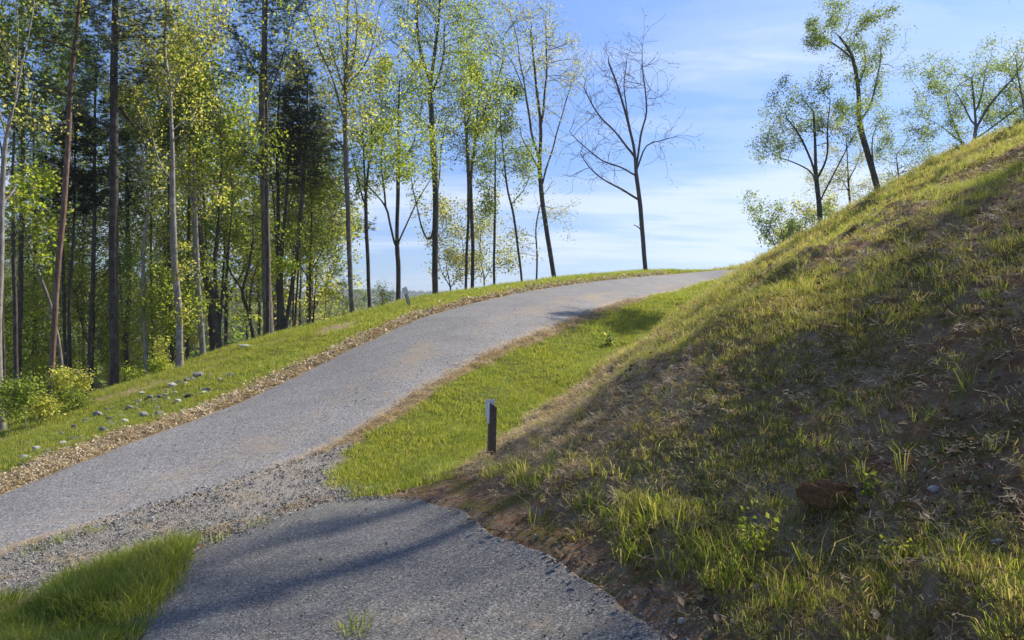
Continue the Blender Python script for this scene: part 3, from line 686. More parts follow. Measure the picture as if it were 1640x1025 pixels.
def pipe(Pn, par, tip, rbase, n0, trunkr, e_min=1.9, e_max=3.2):
    n = len(Pn); order = np.arange(n)[::-1]
    tips = np.zeros(n); ischild = np.zeros(n, bool)
    nc = np.zeros(n, int)
    for i in range(n):
        if par[i] >= 0: nc[par[i]] += 1
    tips = (nc == 0).astype(float)
    for i in order:
        if par[i] >= 0: tips[par[i]] += tips[i]
    T = max(tips[0], 2); e = np.clip(math.log(T)/math.log(max(rbase/tip, 1.5)), 1.3, e_max)
    rad = tip*np.maximum(tips, 1)**(1/e)
    return rad, tips
def dense_line(pts, D, wob, r):
    pts = smooth_line(pts, 6) if len(pts) > 2 else np.asarray(pts, float)
    L = np.r_[0, np.cumsum(np.linalg.norm(np.diff(pts, axis=0), axis=1))]; n = max(2, int(L[-1]/D)+1); s = np.linspace(0, L[-1], n)
    q = np.stack([np.interp(s, L, pts[:, k]) for k in range(3)], -1)
    ph = r.uniform(0, 6, 4); q[1:, 0] += wob*np.sin(s[1:]*1.1+ph[0])+wob*.5*np.sin(s[1:]*2.7+ph[1]); q[1:, 1] += wob*np.sin(s[1:]*.9+ph[2])
    return q
PAL = dict(
 yel=[(.25,.265,.06), (.30,.30,.08), (.19,.225,.05), (.34,.31,.11)],
 fresh=[(.17,.22,.03), (.21,.25,.035), (.12,.175,.025), (.26,.27,.05)],
 mid=[(.11,.155,.03), (.14,.18,.038), (.08,.125,.025), (.19,.21,.06)],
 pale=[(.20,.22,.07), (.26,.25,.10), (.15,.18,.05), (.30,.26,.14)],
 tan=[(.20,.22,.07), (.20,.21,.07), (.29,.26,.13), (.15,.16,.05)],
 brown=[(.060,.036,.022), (.10,.06,.035), (.045,.03,.02)],
 pine=[(.030,.055,.022), (.042,.070,.028), (.022,.042,.018), (.065,.085,.035)])
def fan(pos, par, ells, D, seed, lim_of, nt0, maxn, upw=.10, ang=(26, 52), dens=1.0, bare=False):
    """branches fork again and again from the trunk and the limbs, each order shorter and finer, inside the crown"""
    r = random.Random(seed); pos = [tuple(float(c) for c in p) for p in pos]; par = list(par); n0 = len(pos)
    E = [(c, rx, ry, rz) for c, rx, ry, rz in ells]
    def depth_in(p):
        return min(math.sqrt(((p[0]-c[0])/rx)**2+((p[1]-c[1])/ry)**2+((p[2]-c[2])/rz)**2) for c, rx, ry, rz in E)
    size = max(max(rx, rz) for _, rx, _, rz in E)
    nch = [0]*n0
    for i in range(n0):
        if par[i] >= 0: nch[par[i]] += 1
    def norm(v):
        l = math.sqrt(v[0]**2+v[1]**2+v[2]**2)+1e-9; return (v[0]/l, v[1]/l, v[2]/l)
    def turn(d, a, az):
        h = (0, 0, 1) if abs(d[2]) < .9 else (1, 0, 0)
        u = norm((d[1]*h[2]-d[2]*h[1], d[2]*h[0]-d[0]*h[2], d[0]*h[1]-d[1]*h[0])); w = (d[1]*u[2]-d[2]*u[1], d[2]*u[0]-d[0]*u[2], d[0]*u[1]-d[1]*u[0])
        ca, sa = cos(a), sin(a); k = (cos(az)*sa, sin(az)*sa)
        return norm(tuple(d[i]*ca+u[i]*k[0]+w[i]*k[1] for i in range(3)))
    Q = []; acc = r.random()
    for i in range(1, n0):
        p = pos[i]; q = depth_in(p)
        if q > 1.25: continue
        pp = pos[par[i]]; d = norm((p[0]-pp[0], p[1]-pp[1], p[2]-pp[2]))
        if nch[i] == 0:
            for k in range(3): Q.append((i, turn(d, r.uniform(.1, .6), r.uniform(0, 6.28)), size*r.uniform(.22, .42), 1))
            continue
        acc += (.62 if q < 1 else .3)*dens
        if acc > 1:
            acc -= 1; Q.append((i, turn(d, radians(r.uniform(*ang)), r.uniform(0, 6.28)), size*r.uniform(.22, .55), 1))
    lev = [0]*n0; qi = 0
    while qi < len(Q) and len(pos) < maxn:
        i, d, L, lv = Q[qi]; qi += 1; n = max(2, int(L/D)); az = r.uniform(0, 6.28); miss = 0; st = max(1, int(n*.12)); cnt = 0
        dd = (r.gauss(0, .05), r.gauss(0, .05), r.gauss(0, .04))
        for k in range(n):
            d = norm((d[0]+r.gauss(0, .085)+dd[0], d[1]+r.gauss(0, .085)+dd[1], d[2]+r.gauss(0, .07)+dd[2]+upw*(1-abs(d[2]))))
            p0 = pos[i]; p = (p0[0]+d[0]*D, p0[1]+d[1]*D, p0[2]+d[2]*D); q = depth_in(p)
            if q > 1.0: miss += 1
            if q > 1.0+.25*r.random() and miss > 2: break
            pos.append(p); par.append(i); lev.append(lv); i = len(pos)-1; cnt += 1
            if lv < 4 and k >= st and r.random() < (.62, .62, .55, .4)[lv-1]*(1 if not bare else 1.1):
                az += 2.4+r.uniform(-.5, .5); rem = L*(1-k/n)
                Q.append((i, turn(d, radians(r.uniform(*ang)), az), max(D*2, min(rem*.85, L*.62)*r.uniform(.6, 1)), lv+1))
    return np.array(pos), np.array(par), np.array(lev)
def build_tree(name, label, group, d, trunk, limbs=(), crown=(), width=12, leaves=5000, size=.13, pal='fresh', bark='bark_grey',
               attr=900, seed=0, D=.28, ext=True, cat='tree', top=0, dead=0, litter=.2, tipr=.0075, kill=.42, leafmode='leaf', ivy=None, minz=.6, maxn=4400, bareroot=True):
    """trunk, limbs and crown ellipsoids are given where they are seen in the photograph, at depth d"""
    r = np.random.default_rng(1000+seed)
    rb = width*d/F/2; D = D*max(1, d/34)
    T = [np.array(P(px, py, d)) for px, py in trunk]
    # carry the foot of the trunk down into the ground behind the rim
    a, b = T[0], T[1]; g = float(Hs(a[0], a[1]))
    if a[2] > g-.1:
        dirv = (a-b)/max(b[2]-a[2], .3); dirv[2] = -1; dirv[:2] *= .5; k = a[2]-(g-.15); foot = a+dirv*k; foot[2] = g-.15
        if k > .05: T = [foot]+T
    else: T[0][2] = g-.15
    base = T[0].copy(); base[2] = float(Hs(base[0], base[1]))
    q = dense_line(T, D, .02 if len(trunk) < 4 else .012, r)
    pos = list(q); par = [-1]+list(range(len(q)-1)); nt0 = len(q)
    prof = list(rb*(1-.62*np.linspace(0, 1, nt0)**1.1)+rb*.55*np.exp(-np.linspace(0, 1, nt0)*np.linalg.norm(q[-1]-q[0])/.35)); lim_of = [0]*nt0
    for kk, li in enumerate(limbs):
        wpx = None
        if isinstance(li, tuple) and not isinstance(li[0], (tuple, list)): wpx, li = li[0], li[1]
        dd = d+r.uniform(-.9, .9)*np.linspace(0, 1, len(li))*1.6
        L = [np.array(P(px, py, dk)) for (px, py), dk in zip(li, dd)]
        PP = np.array(pos); s = int(np.argmin(((PP-L[0])**2).sum(1))); L[0] = PP[s]
        ql = dense_line(L, D, .04, r)[1:]; r0 = min(prof[s]*.62, rb*.6) if wpx is None else wpx*d/F/2
        for i, p in enumerate(ql):
            par.append(s if i == 0 else len(pos)-1); pos.append(p); prof.append(r0*(1-.7*i/len(ql))); lim_of.append(kk+1)
    at = []
    vol = np.array([rx*ry*w_ for (_, _, rx, ry, w_) in crown], float); vol = vol/vol.sum()
    for (ex_, ey, rx, ry, w_), f_ in zip(crown, vol):
        m = int(attr*1.7*f_)+4; u = r.normal(size=(m, 3)); u /= np.linalg.norm(u, axis=1)[:, None]; u *= r.random((m, 1))**.45*(1+.22*r.normal(size=(m, 1))).clip(.5, 1.5)
        c = np.array(P(ex_, ey, d)); at.append(c+u*np.array([rx, (rx*.5+ry*.35) if rx > ry else rx, ry])*d/F)
    at = np.vstack(at); at = at[at[:, 2] > base[2]+minz]; k3 = 26/d
    hole = fbm(at[:, 0]*k3+seed, at[:, 2]*k3+at[:, 1]*k3*.7, 2, seed % 5); at = at[(hole > (0 if pal == 'brown' else .40)) | (r.random(len(at)) < .12)]
    kl = kill*max(1, d/34)
    if leafmode == 'pine' or minz < .3: Pn, pr = colonize(pos, par, at, D, kl*.85, 110, r)
    else:
        E = [(P(a_, b_, d), rx*d/F, ((rx*.5+ry*.35) if rx > ry else rx)*d/F, ry*d/F) for a_, b_, rx, ry, w_ in crown]
        ns_ = int(np.clip(attr*.11, 30, 150)); sub = at[r.choice(len(at), min(len(at), ns_), replace=False)]
        P1, p1 = colonize(pos, par, sub, D, kl*1.5, 110, r, up=.2, jit=.07)
        Pn, pr, _ = fan(P1, p1, E, D*.85, seed+1, lim_of, nt0, maxn, bare=(pal == 'brown'))
    pr = np.array(pr); rad, tips = pipe(Pn, pr, tipr*.85*max(1, d/34)**.8, rb*.75, len(pos), rb)
    rad[:len(pos)] = np.minimum(np.maximum(rad[:len(pos)], np.array(prof)*.75), np.array(prof)*1.02)
    for i in range(len(Pn)):            # a shoot is never thicker than what carries it
        if pr[i] >= 0: rad[i] = min(rad[i], rad[pr[i]])
    root = bpy.data.objects.new(name, None); COL.objects.link(root); root.location = base.tolist(); root.empty_display_size = .5
    tag(root, label, cat, group)
    loc = Pn-base
    own = np.zeros(len(Pn), int)                 # 0 = trunk and its shoots, k = limb k
    for i in range(len(Pn)):
        own[i] = lim_of[i] if i < len(pos) else own[pr[i]]
    v, f = skeleton_mesh(loc, pr, np.where(own == 0, rad, 1e-4), minr=2e-4)
    link('trunk', mesh('trunk', v, f, M[bark]), root)
    for k in range(1, own.max()+1):
        v, f = skeleton_mesh(loc, pr, np.where(own == k, rad, 1e-4), minr=2e-4)
        link('limb', mesh('limb', v, f, M[bark]), root)
    trunkset = np.zeros(len(Pn), bool); trunkset[:nt0] = True
    cand = np.nonzero((tips <= 7) & ~trunkset)[0]
    leaves = int(leaves*(1.15 if leafmode == 'leaf' and pal != 'brown' else .72)); size = size*(.90 if leafmode == 'leaf' else 1)
    if len(cand) and leaves:
        k = r.choice(cand, leaves)
        if leafmode == 'leaf':
            # leaves sit in loose sprays, with gaps between the sprays
            w_ = fbm(loc[cand, 0]*1.1+5, loc[cand, 2]*1.1+loc[cand, 1], 3, seed % 7); w_ = np.clip(w_-.32, .03, 1)**1.15; vox = np.floor(loc[cand]/(.022*d)).astype(int); _, iv_, ct_ = np.unique(vox, axis=0, return_inverse=True, return_counts=True); w_ = w_/ct_[iv_.ravel()]**.75; k = r.choice(cand, leaves, p=w_/w_.sum())
            p = loc[k]+r.normal(0, litter*max(1, d/34), (leaves, 3)); v, f, c = leaves_at(p, r, size*max(1, d/38), PAL[pal])
            tone = (.75+.5*fbm(loc[k, 0]*.9, loc[k, 2]*.9+3, 2, 3)); c = c*np.repeat(tone, 4)[:, None]
            link('crown', mesh('crown', v, f, M['leaf'], smooth=False, col=c), root)
        else:
            v, f, c = needles_at(loc[k]+r.normal(0, .12, (leaves, 3)), r, size*max(1, d/30), PAL[pal]); link('crown', mesh('crown', v, f, M['needle'], smooth=False, col=c), root)
    if ivy:
        for (ix, iy, ir, m) in ivy:
            c = np.array(P(ix, iy, d))-base; u = c+r.normal(size=(m, 3))*ir*d/F*.5
            v, f, c = leaves_at(u, r, size, PAL['yel']); tag(link('leaf_bunch', mesh('leaf_bunch', v, f, M['leaf'], smooth=False, col=c), root), kind='stuff')
    return root
def needles_at(p, r, L, pal, k=13):
    n = len(p); d = r.normal(size=(n, k, 3)); d[..., 2] = np.abs(d[..., 2])*.7; d /= np.linalg.norm(d, axis=-1)[..., None]
    s = np.cross(d, r.normal(size=(n, k, 3))); s /= np.linalg.norm(s, axis=-1)[..., None]; l = L*(.6+.7*r.random((n, k, 1)))
    c0 = p[:, None]; w = .0075*L/.14
    v = np.stack([c0-s*w, c0+s*w, c0+d*l], 2).reshape(-1, 3); f = np.arange(n*k*3).reshape(-1, 3)
    c = np.array(pal)[r.integers(0, len(pal), n)]*(.7+.6*r.random((n, 1))); return v, f, np.repeat(c, k*3, 0)
def pads(px, y0, y1, w0, w1, n, seed):
    r = random.Random(seed); out = []
    for i in range(n+6):
        t = r.random()**.9; w = (w0+(w1-w0)*t)*r.uniform(.6, 1.15); a = r.uniform(-1, 1)
        out.append((px+w*a*.75, y0+(y1-y0)*t-abs(a)*6, w*r.uniform(.3, .5), r.uniform(16, 34), 2.5))
    return out
WOOD_G = 'trees along the edge of the wood left of the road'
TREES = [
 dict(label='pale barked forked tree at the far left edge of the wood', d=16, trunk=[(3,690),(-2,560),(0,400),(6,250),(20,180)], limbs=[[(20,180),(45,60),(60,-40)],[(10,230),(-12,120),(-20,-40)],[(0,330),(25,300)],[(20,150),(28,60),(20,-20)]], crown=[(40,150,45,55,.8),(30,-60,80,90,1),(50,200,40,30,.8)], width=15, leaves=2600, size=.09, pal='tan', bark='bark_pale', attr=500),
 dict(label='thin dark trunk second from the left, bright on its right side', d=19, trunk=[(28,645),(24,500),(21,350),(22,220)], crown=[(25,120,70,110,1)], width=9, leaves=2500, pal='mid', bark='bark_dark', attr=400),
 dict(label='thin dark trunk at the left edge close behind the pale forked tree', d=20, trunk=[(9,655),(5,540),(2,400),(4,250)], crown=[(-10,120,60,110,1)], width=7, leaves=2000, pal='mid', bark='bark_dark', attr=300),
 dict(label='reddish brown pine trunk leaning right, with yellow leaved sapling at its foot', d=18, trunk=[(80,655),(85,560),(93,440),(104,290),(113,150),(128,0),(135,-150)], limbs=[[(113,150),(60,130),(20,110)],[(104,215),(88,213),(62,210)],[(120,80),(60,60)],[(126,20),(170,0),(200,-20)]], crown=pads(118,-200,165,40,95,16,1), width=12, leaves=2300, size=.11, pal='pine', bark='bark_red', attr=600, leafmode='pine'),
 dict(label='pale grey trunk curving up from beside the reddish pine and leaning left', d=19, trunk=[(103,645),(98,590),(92,540),(78,480),(64,440),(45,380)], limbs=[[(64,440),(70,400),(60,360)]], crown=[(40,320,50,60,1),(70,350,40,40,1)], width=9, leaves=1400, pal='fresh', bark='bark_grey', attr=300),
 dict(label='slim dark pine trunk between the reddish pine and the large dark pine', d=24, trunk=[(110,605),(112,480),(117,370),(120,250)], crown=pads(120,60,330,50,75,14,2), width=7, leaves=2300, size=.16, pal='pine', bark='bark_dark', attr=500, leafmode='pine'),
 dict(label='dark pine trunk left of the broadest dark trunk', d=24, trunk=[(142,612),(148,470),(151,300),(153,120)], crown=pads(150,0,320,50,75,16,3), width=9, leaves=2600, size=.16, pal='pine', bark='bark_dark', attr=600, leafmode='pine'),
 dict(label='broadest straight dark pine trunk on the left', d=21, trunk=[(183,620),(182,450),(182,250),(184,60),(184,-180)], limbs=[[(183,205),(140,185),(115,160)],[(182,240),(215,270),(230,300)],[(183,150),(215,200),(240,215)]], crown=pads(184,-220,150,60,95,16,4), width=18, leaves=2300, size=.12, pal='pine', bark='bark_dark', attr=600, leafmode='pine'),
 dict(label='thin pale trunk between the broadest dark pine and the ivy clad tree', d=24, trunk=[(233,606),(231,500),(230,400),(236,320),(226,230)], limbs=[[(236,320),(238,260),(215,200)],[(234,350),(243,300)]], crown=[(225,180,40,60,1),(250,260,25,60,.7)], width=8, leaves=2300, size=.10, pal='yel', bark='bark_pale', attr=350),
 dict(label='thin dark trunk just left of the tree with leafy shoots', d=26, trunk=[(244,592),(243,480),(242,360),(243,240)], crown=[(250,200,30,80,1)], width=5, leaves=1200, pal='mid', bark='bark_dark', attr=200),
 dict(label='pale trunk with bunches of yellow leaves growing on it', d=22, trunk=[(288,596),(286,500),(279,400),(276,280),(273,150)], limbs=[(7,[(275,152),(300,115),(330,85),(352,40),(370,-20)]),(7,[(273,150),(262,90),(268,20),(262,-80)]),[(275,290),(250,250),(235,190)],[(276,230),(300,200),(330,150)],[(262,90),(225,60),(205,20)]],
      crown=[(270,60,95,85,1.3),(340,50,50,70,1),(230,150,45,40,1),(260,-80,110,90,.6),(300,190,40,45,.7)], width=14, leaves=10500, size=.092, pal='yel', bark='bark_pale', attr=1100, ivy=[(298,430,18,160),(292,500,18,200),(283,445,10,50),(296,395,10,70),(276,330,16,90),(290,565,8,30)]),
 dict(label='dark trunk directly behind the pale trunk with yellow leaf bunches', d=25, trunk=[(275,578),(272,450),(270,300),(272,150)], crown=[(270,170,50,90,1)], width=8, leaves=2500, pal='mid', bark='bark_dark', attr=400),
 dict(label='pale tapering trunk left of the thick leaning trunk', d=25, trunk=[(325,577),(320,490),(315,410),(311,300),(310,190)], limbs=[[(312,330),(290,270),(280,220)]], crown=[(320,150,60,80,1),(310,320,40,50,.5)], width=12, leaves=4200, size=.12, pal='yel', bark='bark_pale', attr=500),
 dict(label='thick dark trunk leaning left, forked near its foot', d=26, trunk=[(348,566),(338,480),(326,420),(317,350),(318,240)], limbs=[(9,[(350,545),(347,440),(350,330),(356,180)]),(7,[(357,560),(362,440),(372,300)])], crown=[(330,200,55,100,1),(370,220,40,90,.8)], width=24, leaves=5500, pal='fresh', bark='bark_dark', attr=700),
 dict(label='small dark tree curving left with a thin prop beside it', d=28, trunk=[(408,548),(398,500),(388,470),(398,430),(405,380)], limbs=[[(388,470),(365,430),(360,390)],[(398,520),(402,460),(412,420)]], crown=[(390,360,45,70,1)], width=9, leaves=2400, pal='fresh', bark='bark_dark', attr=350),
 dict(label='tall straight grey pine with dead side branches', d=27, trunk=[(431,542),(427,430),(423,300),(421,150),(424,0),(424,-120)], limbs=[(3,[(422,255),(400,245),(384,235)]),(3,[(422,290),(405,278),(386,262)]),(3,[(421,300),(440,305)]),(4,[(421,130),(400,95),(385,70)]),(4,[(423,180),(440,110),(462,80)]),(3,[(424,350),(410,345),(398,348)])], crown=pads(424,-180,110,70,85,14,5), width=21, leaves=2600, size=.14, pal='pine', bark='bark_grey', attr=500, leafmode='pine'),
 dict(label='slim dark pine close to the right of the tall grey pine', d=31, trunk=[(446,533),(446,400),(444,250),(448,120)], crown=pads(450,60,300,50,60,13,6), width=8, leaves=2300, size=.16, pal='pine', bark='bark_dark', attr=500, leafmode='pine'),
 dict(label='dark leaning pine trunk, left one of a crossing pair', d=30, trunk=[(454,534),(450,430),(458,330),(465,200)], crown=pads(462,90,300,45,55,10,7), width=8, leaves=1500, size=.15, pal='pine', bark='bark_dark', attr=350, leafmode='pine'),
 dict(label='dark pine trunk leaning right, right one of a crossing pair', d=30, trunk=[(458,530),(470,440),(482,340),(490,220),(492,120)], crown=pads(490,110,300,45,60,12,8), width=9, leaves=2000, size=.16, pal='pine', bark='bark_dark', attr=450, leafmode='pine'),
 dict(label='very thin straight trunk between the leaning pines and the yellow leaved forked tree', d=33, trunk=[(497,522),(497,440),(498,380),(500,300)], crown=[(500,250,35,80,1)], width=5, leaves=2200, pal='fresh', bark='bark_dark', attr=300),
 dict(label='tall tree with upswept branches and yellow leaves, mid left', d=30, trunk=[(566,511),(560,420),(556,300),(553,180),(556,60),(560,-60)], limbs=[(5,[(553,200),(535,130),(505,60),(480,-10)]),(5,[(554,170),(547,80),(535,0)]),(5,[(556,150),(570,60),(565,-30)]),[(554,240),(530,215),(510,200)],[(556,140),(590,90),(605,20)],[(536,140),(525,60),(520,-10)]],
      crown=[(520,60,50,90,.8),(575,90,50,70,1.2),(550,-60,90,80,.8),(545,200,55,35,1)], width=10.5, leaves=9000, size=.115, pal='yel', bark='bark_grey', attr=900),
 dict(label='slender forked trunk right of the tall yellow leaved tree', d=32, trunk=[(592,504),(590,430),(586,350),(584,280),(580,190)], limbs=[(4,[(586,330),(570,280),(562,240)]),(4,[(586,320),(594,230),(592,170)])], crown=[(590,190,45,85,1),(600,290,40,40,.6)], width=8, leaves=4500, pal='fresh', bark='bark_dark', attr=500),
 dict(label='tree splitting into three low limbs above a short dark trunk', d=35, trunk=[(637,491),(638,430),(636,395),(637,330),(638,200),(640,130)], limbs=[(5,[(636,400),(625,360),(617,330),(590,300),(562,275)]),(4,[(618,335),(612,260),(615,190)]),(4,[(640,395),(655,350),(680,300),(700,270)]),[(638,270),(660,230),(672,190)]],
      crown=[(640,190,50,80,1.3),(600,250,35,60,.8),(672,250,30,60,.8)], width=10, leaves=6800, size=.12, pal='fresh', bark='bark_dark', attr=850),
 dict(label='tall dark tree with a broad green crown at the top centre left', d=38, trunk=[(697,477),(697,390),(697,290),(692,210),(690,135),(700,60),(706,-20)], limbs=[(6,[(690,140),(672,70),(668,0),(660,-60)]),(5,[(692,150),(710,100),(712,30)]),(4,[(690,150),(655,90),(620,60),(600,40)]),(5,[(697,340),(688,385),(676,360),(663,310),(655,270)]),(4,[(698,330),(705,260),(715,190)])],
      crown=[(690,40,75,70,1.3),(640,60,45,40,.8),(745,60,40,50,.9),(690,-70,90,60,.8),(725,170,35,50,.7),(675,150,30,40,.6)], width=13, leaves=12000, size=.12, pal='fresh', bark='bark_dark', attr=1200),
 dict(label='left trunk of the close pair standing on the grassy rim', d=41, trunk=[(746,469),(748,400),(750,330),(748,240),(740,140)], crown=[(738,180,40,100,1)], width=6, leaves=4000, pal='fresh', bark='bark_dark', attr=450),
 dict(label='right trunk of the close pair standing on the grassy rim', d=42, trunk=[(756,468),(757,390),(754,290),(760,230),(768,150)], limbs=[(4,[(754,285),(748,200),(758,100)]),(3,[(760,230),(780,170),(800,120),(806,70)])], crown=[(760,110,38,95,1.2),(785,90,35,60,.5),(770,220,30,50,.8)], width=8, leaves=5500, size=.115, pal='fresh', bark='bark_dark', attr=700),
 dict(label='thin straight trunk under a dense small green crown', d=45, trunk=[(791,461),(792,380),(793,290),(794,220)], crown=[(795,180,30,60,1.3),(790,270,32,40,1),(808,230,25,35,.8)], width=5.5, leaves=6500, size=.125, pal='mid', bark='bark_dark', attr=550),
 dict(label='slender slanting tree left of the tall sparse leaning tree', d=45, trunk=[(836,458),(830,400),(822,340),(812,300),(803,210),(800,150)], limbs=[[(820,330),(840,300),(850,270)],[(812,290),(800,260)]], crown=[(808,200,22,50,1),(830,270,22,30,1)], width=5, leaves=2600, size=.115, pal='fresh', bark='bark_dark', attr=320),
 dict(label='tall leaning tree with sparse yellowish crown beside the open sky', d=46, trunk=[(889,451),(880,400),(870,330),(864,265),(866,200),(858,130),(850,50)], limbs=[(4.5,[(864,260),(850,200),(838,130),(828,60),(815,20)]),(4.5,[(868,300),(885,240),(900,180),(915,140)]),(4,[(866,200),(876,120),(872,40)]),[(864,268),(848,245),(835,220)],[(838,140),(820,100),(800,70)]],
      crown=[(850,60,52,68,1.3),(880,120,30,60,.7),(905,140,22,50,.8),(825,90,28,70,.7),(862,200,40,60,.45)], width=10, leaves=4600, size=.105, pal='pale', bark='bark_dark', attr=1000, tipr=.009),
 dict(label='thin crooked sapling just left of the leaning tree on the rim', d=46, trunk=[(859,455),(860,410),(858,370),(864,335),(872,310)], crown=[(872,290,32,28,1),(885,345,25,14,.8),(845,400,20,35,.5)], width=4, leaves=900, size=.10, pal='pale', bark='bark_dark', attr=350),
 dict(label='bare wide crowned tree standing alone against the sky above the road', d=54, trunk=[(1034,440),(1029,370),(1023,310),(1019,280),(1016,240),(1004,190),(990,140),(975,100)], limbs=[(5,[(1022,325),(1000,305),(970,290),(945,270),(930,245)]),(4,[(1020,285),(995,268),(960,255),(925,225),(912,210)]),(5,[(1018,250),(985,210),(955,180),(935,140)]),(4,[(1020,280),(1026,220),(1035,170),(1030,110),(1028,75)]),(4,[(1022,275),(1035,235),(1060,225),(1078,220)]),(3,[(1010,210),(1000,150),(1005,90)]),(2.5,[(1026,372),(1020,362),(1014,360)])],
      crown=[(1000,130,62,60,1.3),(1040,180,35,60,.8),(955,190,40,50,.8),(960,255,50,40,.8),(1055,230,28,28,.6),(945,140,28,40,.6)], width=9.5, leaves=1500, size=.08, pal='brown', bark='bark_dark', attr=1400, tipr=.0095, kill=.38, maxn=6500),
]
for i, T_ in enumerate(TREES):
    T_ = dict(T_); l_ = T_.pop('label')
    nm = 'pine_tree' if T_.get('leafmode') == 'pine' else ('bare_tree' if T_['pal'] == 'brown' else 'leafy_tree')
    build_tree(nm, l_, WOOD_G if i < 28 else 'lone trees along the skyline', seed=i, **T_)
RIDGE = [
 dict(label='low round leafy tree at the top of the road, lowest on the skyline', d=62, trunk=[(1246,420),(1248,395),(1252,370)], limbs=[[(1248,400),(1235,380)],[(1249,390),(1270,370)]], crown=[(1256,365,36,30,1.4),(1240,400,26,18,1),(1222,408,16,12,.7)], width=6, leaves=1900, size=.13, pal='mid', bark='bark_dark', attr=500),
 dict(label='hazy shrubby tree low behind the bank, right of the lowest tree', d=64, trunk=[(1315,400),(1318,370),(1322,350)], crown=[(1320,365,38,26,1),(1290,385,22,14,.8)], width=5, leaves=1700, size=.13, pal='pale', bark='bark_dark', attr=380),
 dict(label='round crowned forked tree with one low bare limb reaching left', d=31, trunk=[(1315,380),(1312,330),(1308,290),(1306,240),(1303,180)], limbs=[(4,[(1309,300),(1298,275),(1275,262),(1258,255),(1244,250),(1243,240)]),(5,[(1308,290),(1300,255),(1280,215),(1262,190)]),(5,[(1309,292),(1322,250),(1325,200),(1330,160)]),(4,[(1312,330),(1330,290),(1350,250),(1372,205)])],
      crown=[(1290,190,55,45,1.3),(1310,160,40,30,1),(1262,205,30,45,.7),(1340,210,25,50,.5)], width=11, leaves=5600, size=.085, pal='mid', bark='bark_dark', attr=1150),
 dict(label='small airy tree between the round forked tree and the tall slanting one', d=40, trunk=[(1362,350),(1360,310),(1358,270),(1356,220)], limbs=[[(1360,310),(1345,280)],[(1359,290),(1375,255)]], crown=[(1358,240,32,50,1.2),(1385,300,30,25,.7),(1340,290,25,30,.6)], width=5, leaves=3200, size=.085, pal='pale', bark='bark_dark', attr=550),
 dict(label='tall slanting tree leaning left with a dense top, tallest on the bank', d=33, trunk=[(1410,330),(1402,290),(1388,240),(1377,195),(1374,140),(1364,90),(1345,60)], limbs=[(5,[(1378,200),(1395,160),(1410,110),(1412,80)]),(4,[(1402,290),(1398,250),(1400,215),(1415,190)]),(4,[(1374,150),(1385,100),(1378,60)]),[(1364,95),(1335,70),(1305,62)]],
      crown=[(1340,50,42,26,1.3),(1370,80,38,36,1.3),(1405,110,30,40,1),(1380,150,32,45,.9),(1400,190,28,28,.7),(1310,62,22,18,.9)], width=13, leaves=7000, size=.085, pal='mid', bark='bark_dark', attr=1200),
 dict(label='low bushy tree behind the brow right of the tall slanting tree', d=36, trunk=[(1440,310),(1438,280),(1436,250)], limbs=[[(1438,290),(1420,270)],[(1438,285),(1460,260)]], crown=[(1438,262,36,36,1.2),(1470,280,30,25,.9)], width=5, leaves=3200, size=.085, pal='mid', bark='bark_dark', attr=480),
 dict(label='smaller left tree of the pair of wide crowns at the top right', d=34, trunk=[(1545,245),(1532,210),(1522,180),(1515,150)], limbs=[[(1538,225),(1505,200),(1480,190)],[(1525,190),(1535,160)]], crown=[(1500,180,45,45,1.2),(1470,215,38,25,.8)], width=6, leaves=3600, size=.085, pal='mid', bark='bark_dark', attr=750),
 dict(label='large wide crowned tree on the brow at the top right', d=32, trunk=[(1560,240),(1562,200),(1560,165),(1556,125)], limbs=[(5,[(1562,215),(1580,175),(1600,150),(1625,120),(1640,90)]),(4,[(1562,200),(1540,165),(1525,140)]),(4,[(1561,180),(1575,140),(1580,110)]),(4,[(1562,222),(1600,195),(1640,165)])],
      crown=[(1560,130,50,40,1.4),(1600,155,48,45,1),(1525,140,32,38,1),(1640,170,40,40,.7)], width=9, leaves=6200, size=.085, pal='mid', bark='bark_grey', attr=1300),
 dict(label='bare branched top of a tree at the right picture edge', d=30, trunk=[(1652,230),(1642,180),(1632,130),(1628,100)], limbs=[[(1640,170),(1652,130)],[(1636,150),(1620,125)]], crown=[(1630,125,20,32,1),(1655,150,25,40,1)], width=6, leaves=350, size=.08, pal='tan', bark='bark_grey', attr=260),
]
for i, T_ in enumerate(RIDGE):
    T_ = dict(T_); l_ = T_.pop('label'); T_['leaves'] = int(T_['leaves']*1.6); T_['litter'] = .16
    build_tree('leafy_tree', l_, 'trees standing behind the brow of the bank', seed=50+i, **T_)
BEY = [
 dict(label='low multi stemmed leafy tree behind the rim, left of the close pair of trunks', d=56, trunk=[(722,480),(720,455),(715,430)], limbs=[[(721,465),(735,440),(745,410)],[(721,460),(708,435),(700,400)]], crown=[(725,400,42,52,1.3),(700,430,30,30,.8)], width=5, leaves=4500, size=.125, pal='pale', bark='bark_dark', attr=600),
 dict(label='low leafy tree behind the rim, right of the close pair of trunks', d=58, trunk=[(776,475),(774,440),(768,410)], limbs=[[(775,450),(788,425)]], crown=[(775,400,32,55,1.2),(800,430,24,28,.8)], width=4, leaves=3000, size=.12, pal='pale', bark='bark_dark', attr=450),
]
for i, T_ in enumerate(BEY):
    T_ = dict(T_); l_ = T_.pop('label')
    build_tree('leafy_tree', l_, 'low trees just beyond the rim', seed=70+i, **T_)

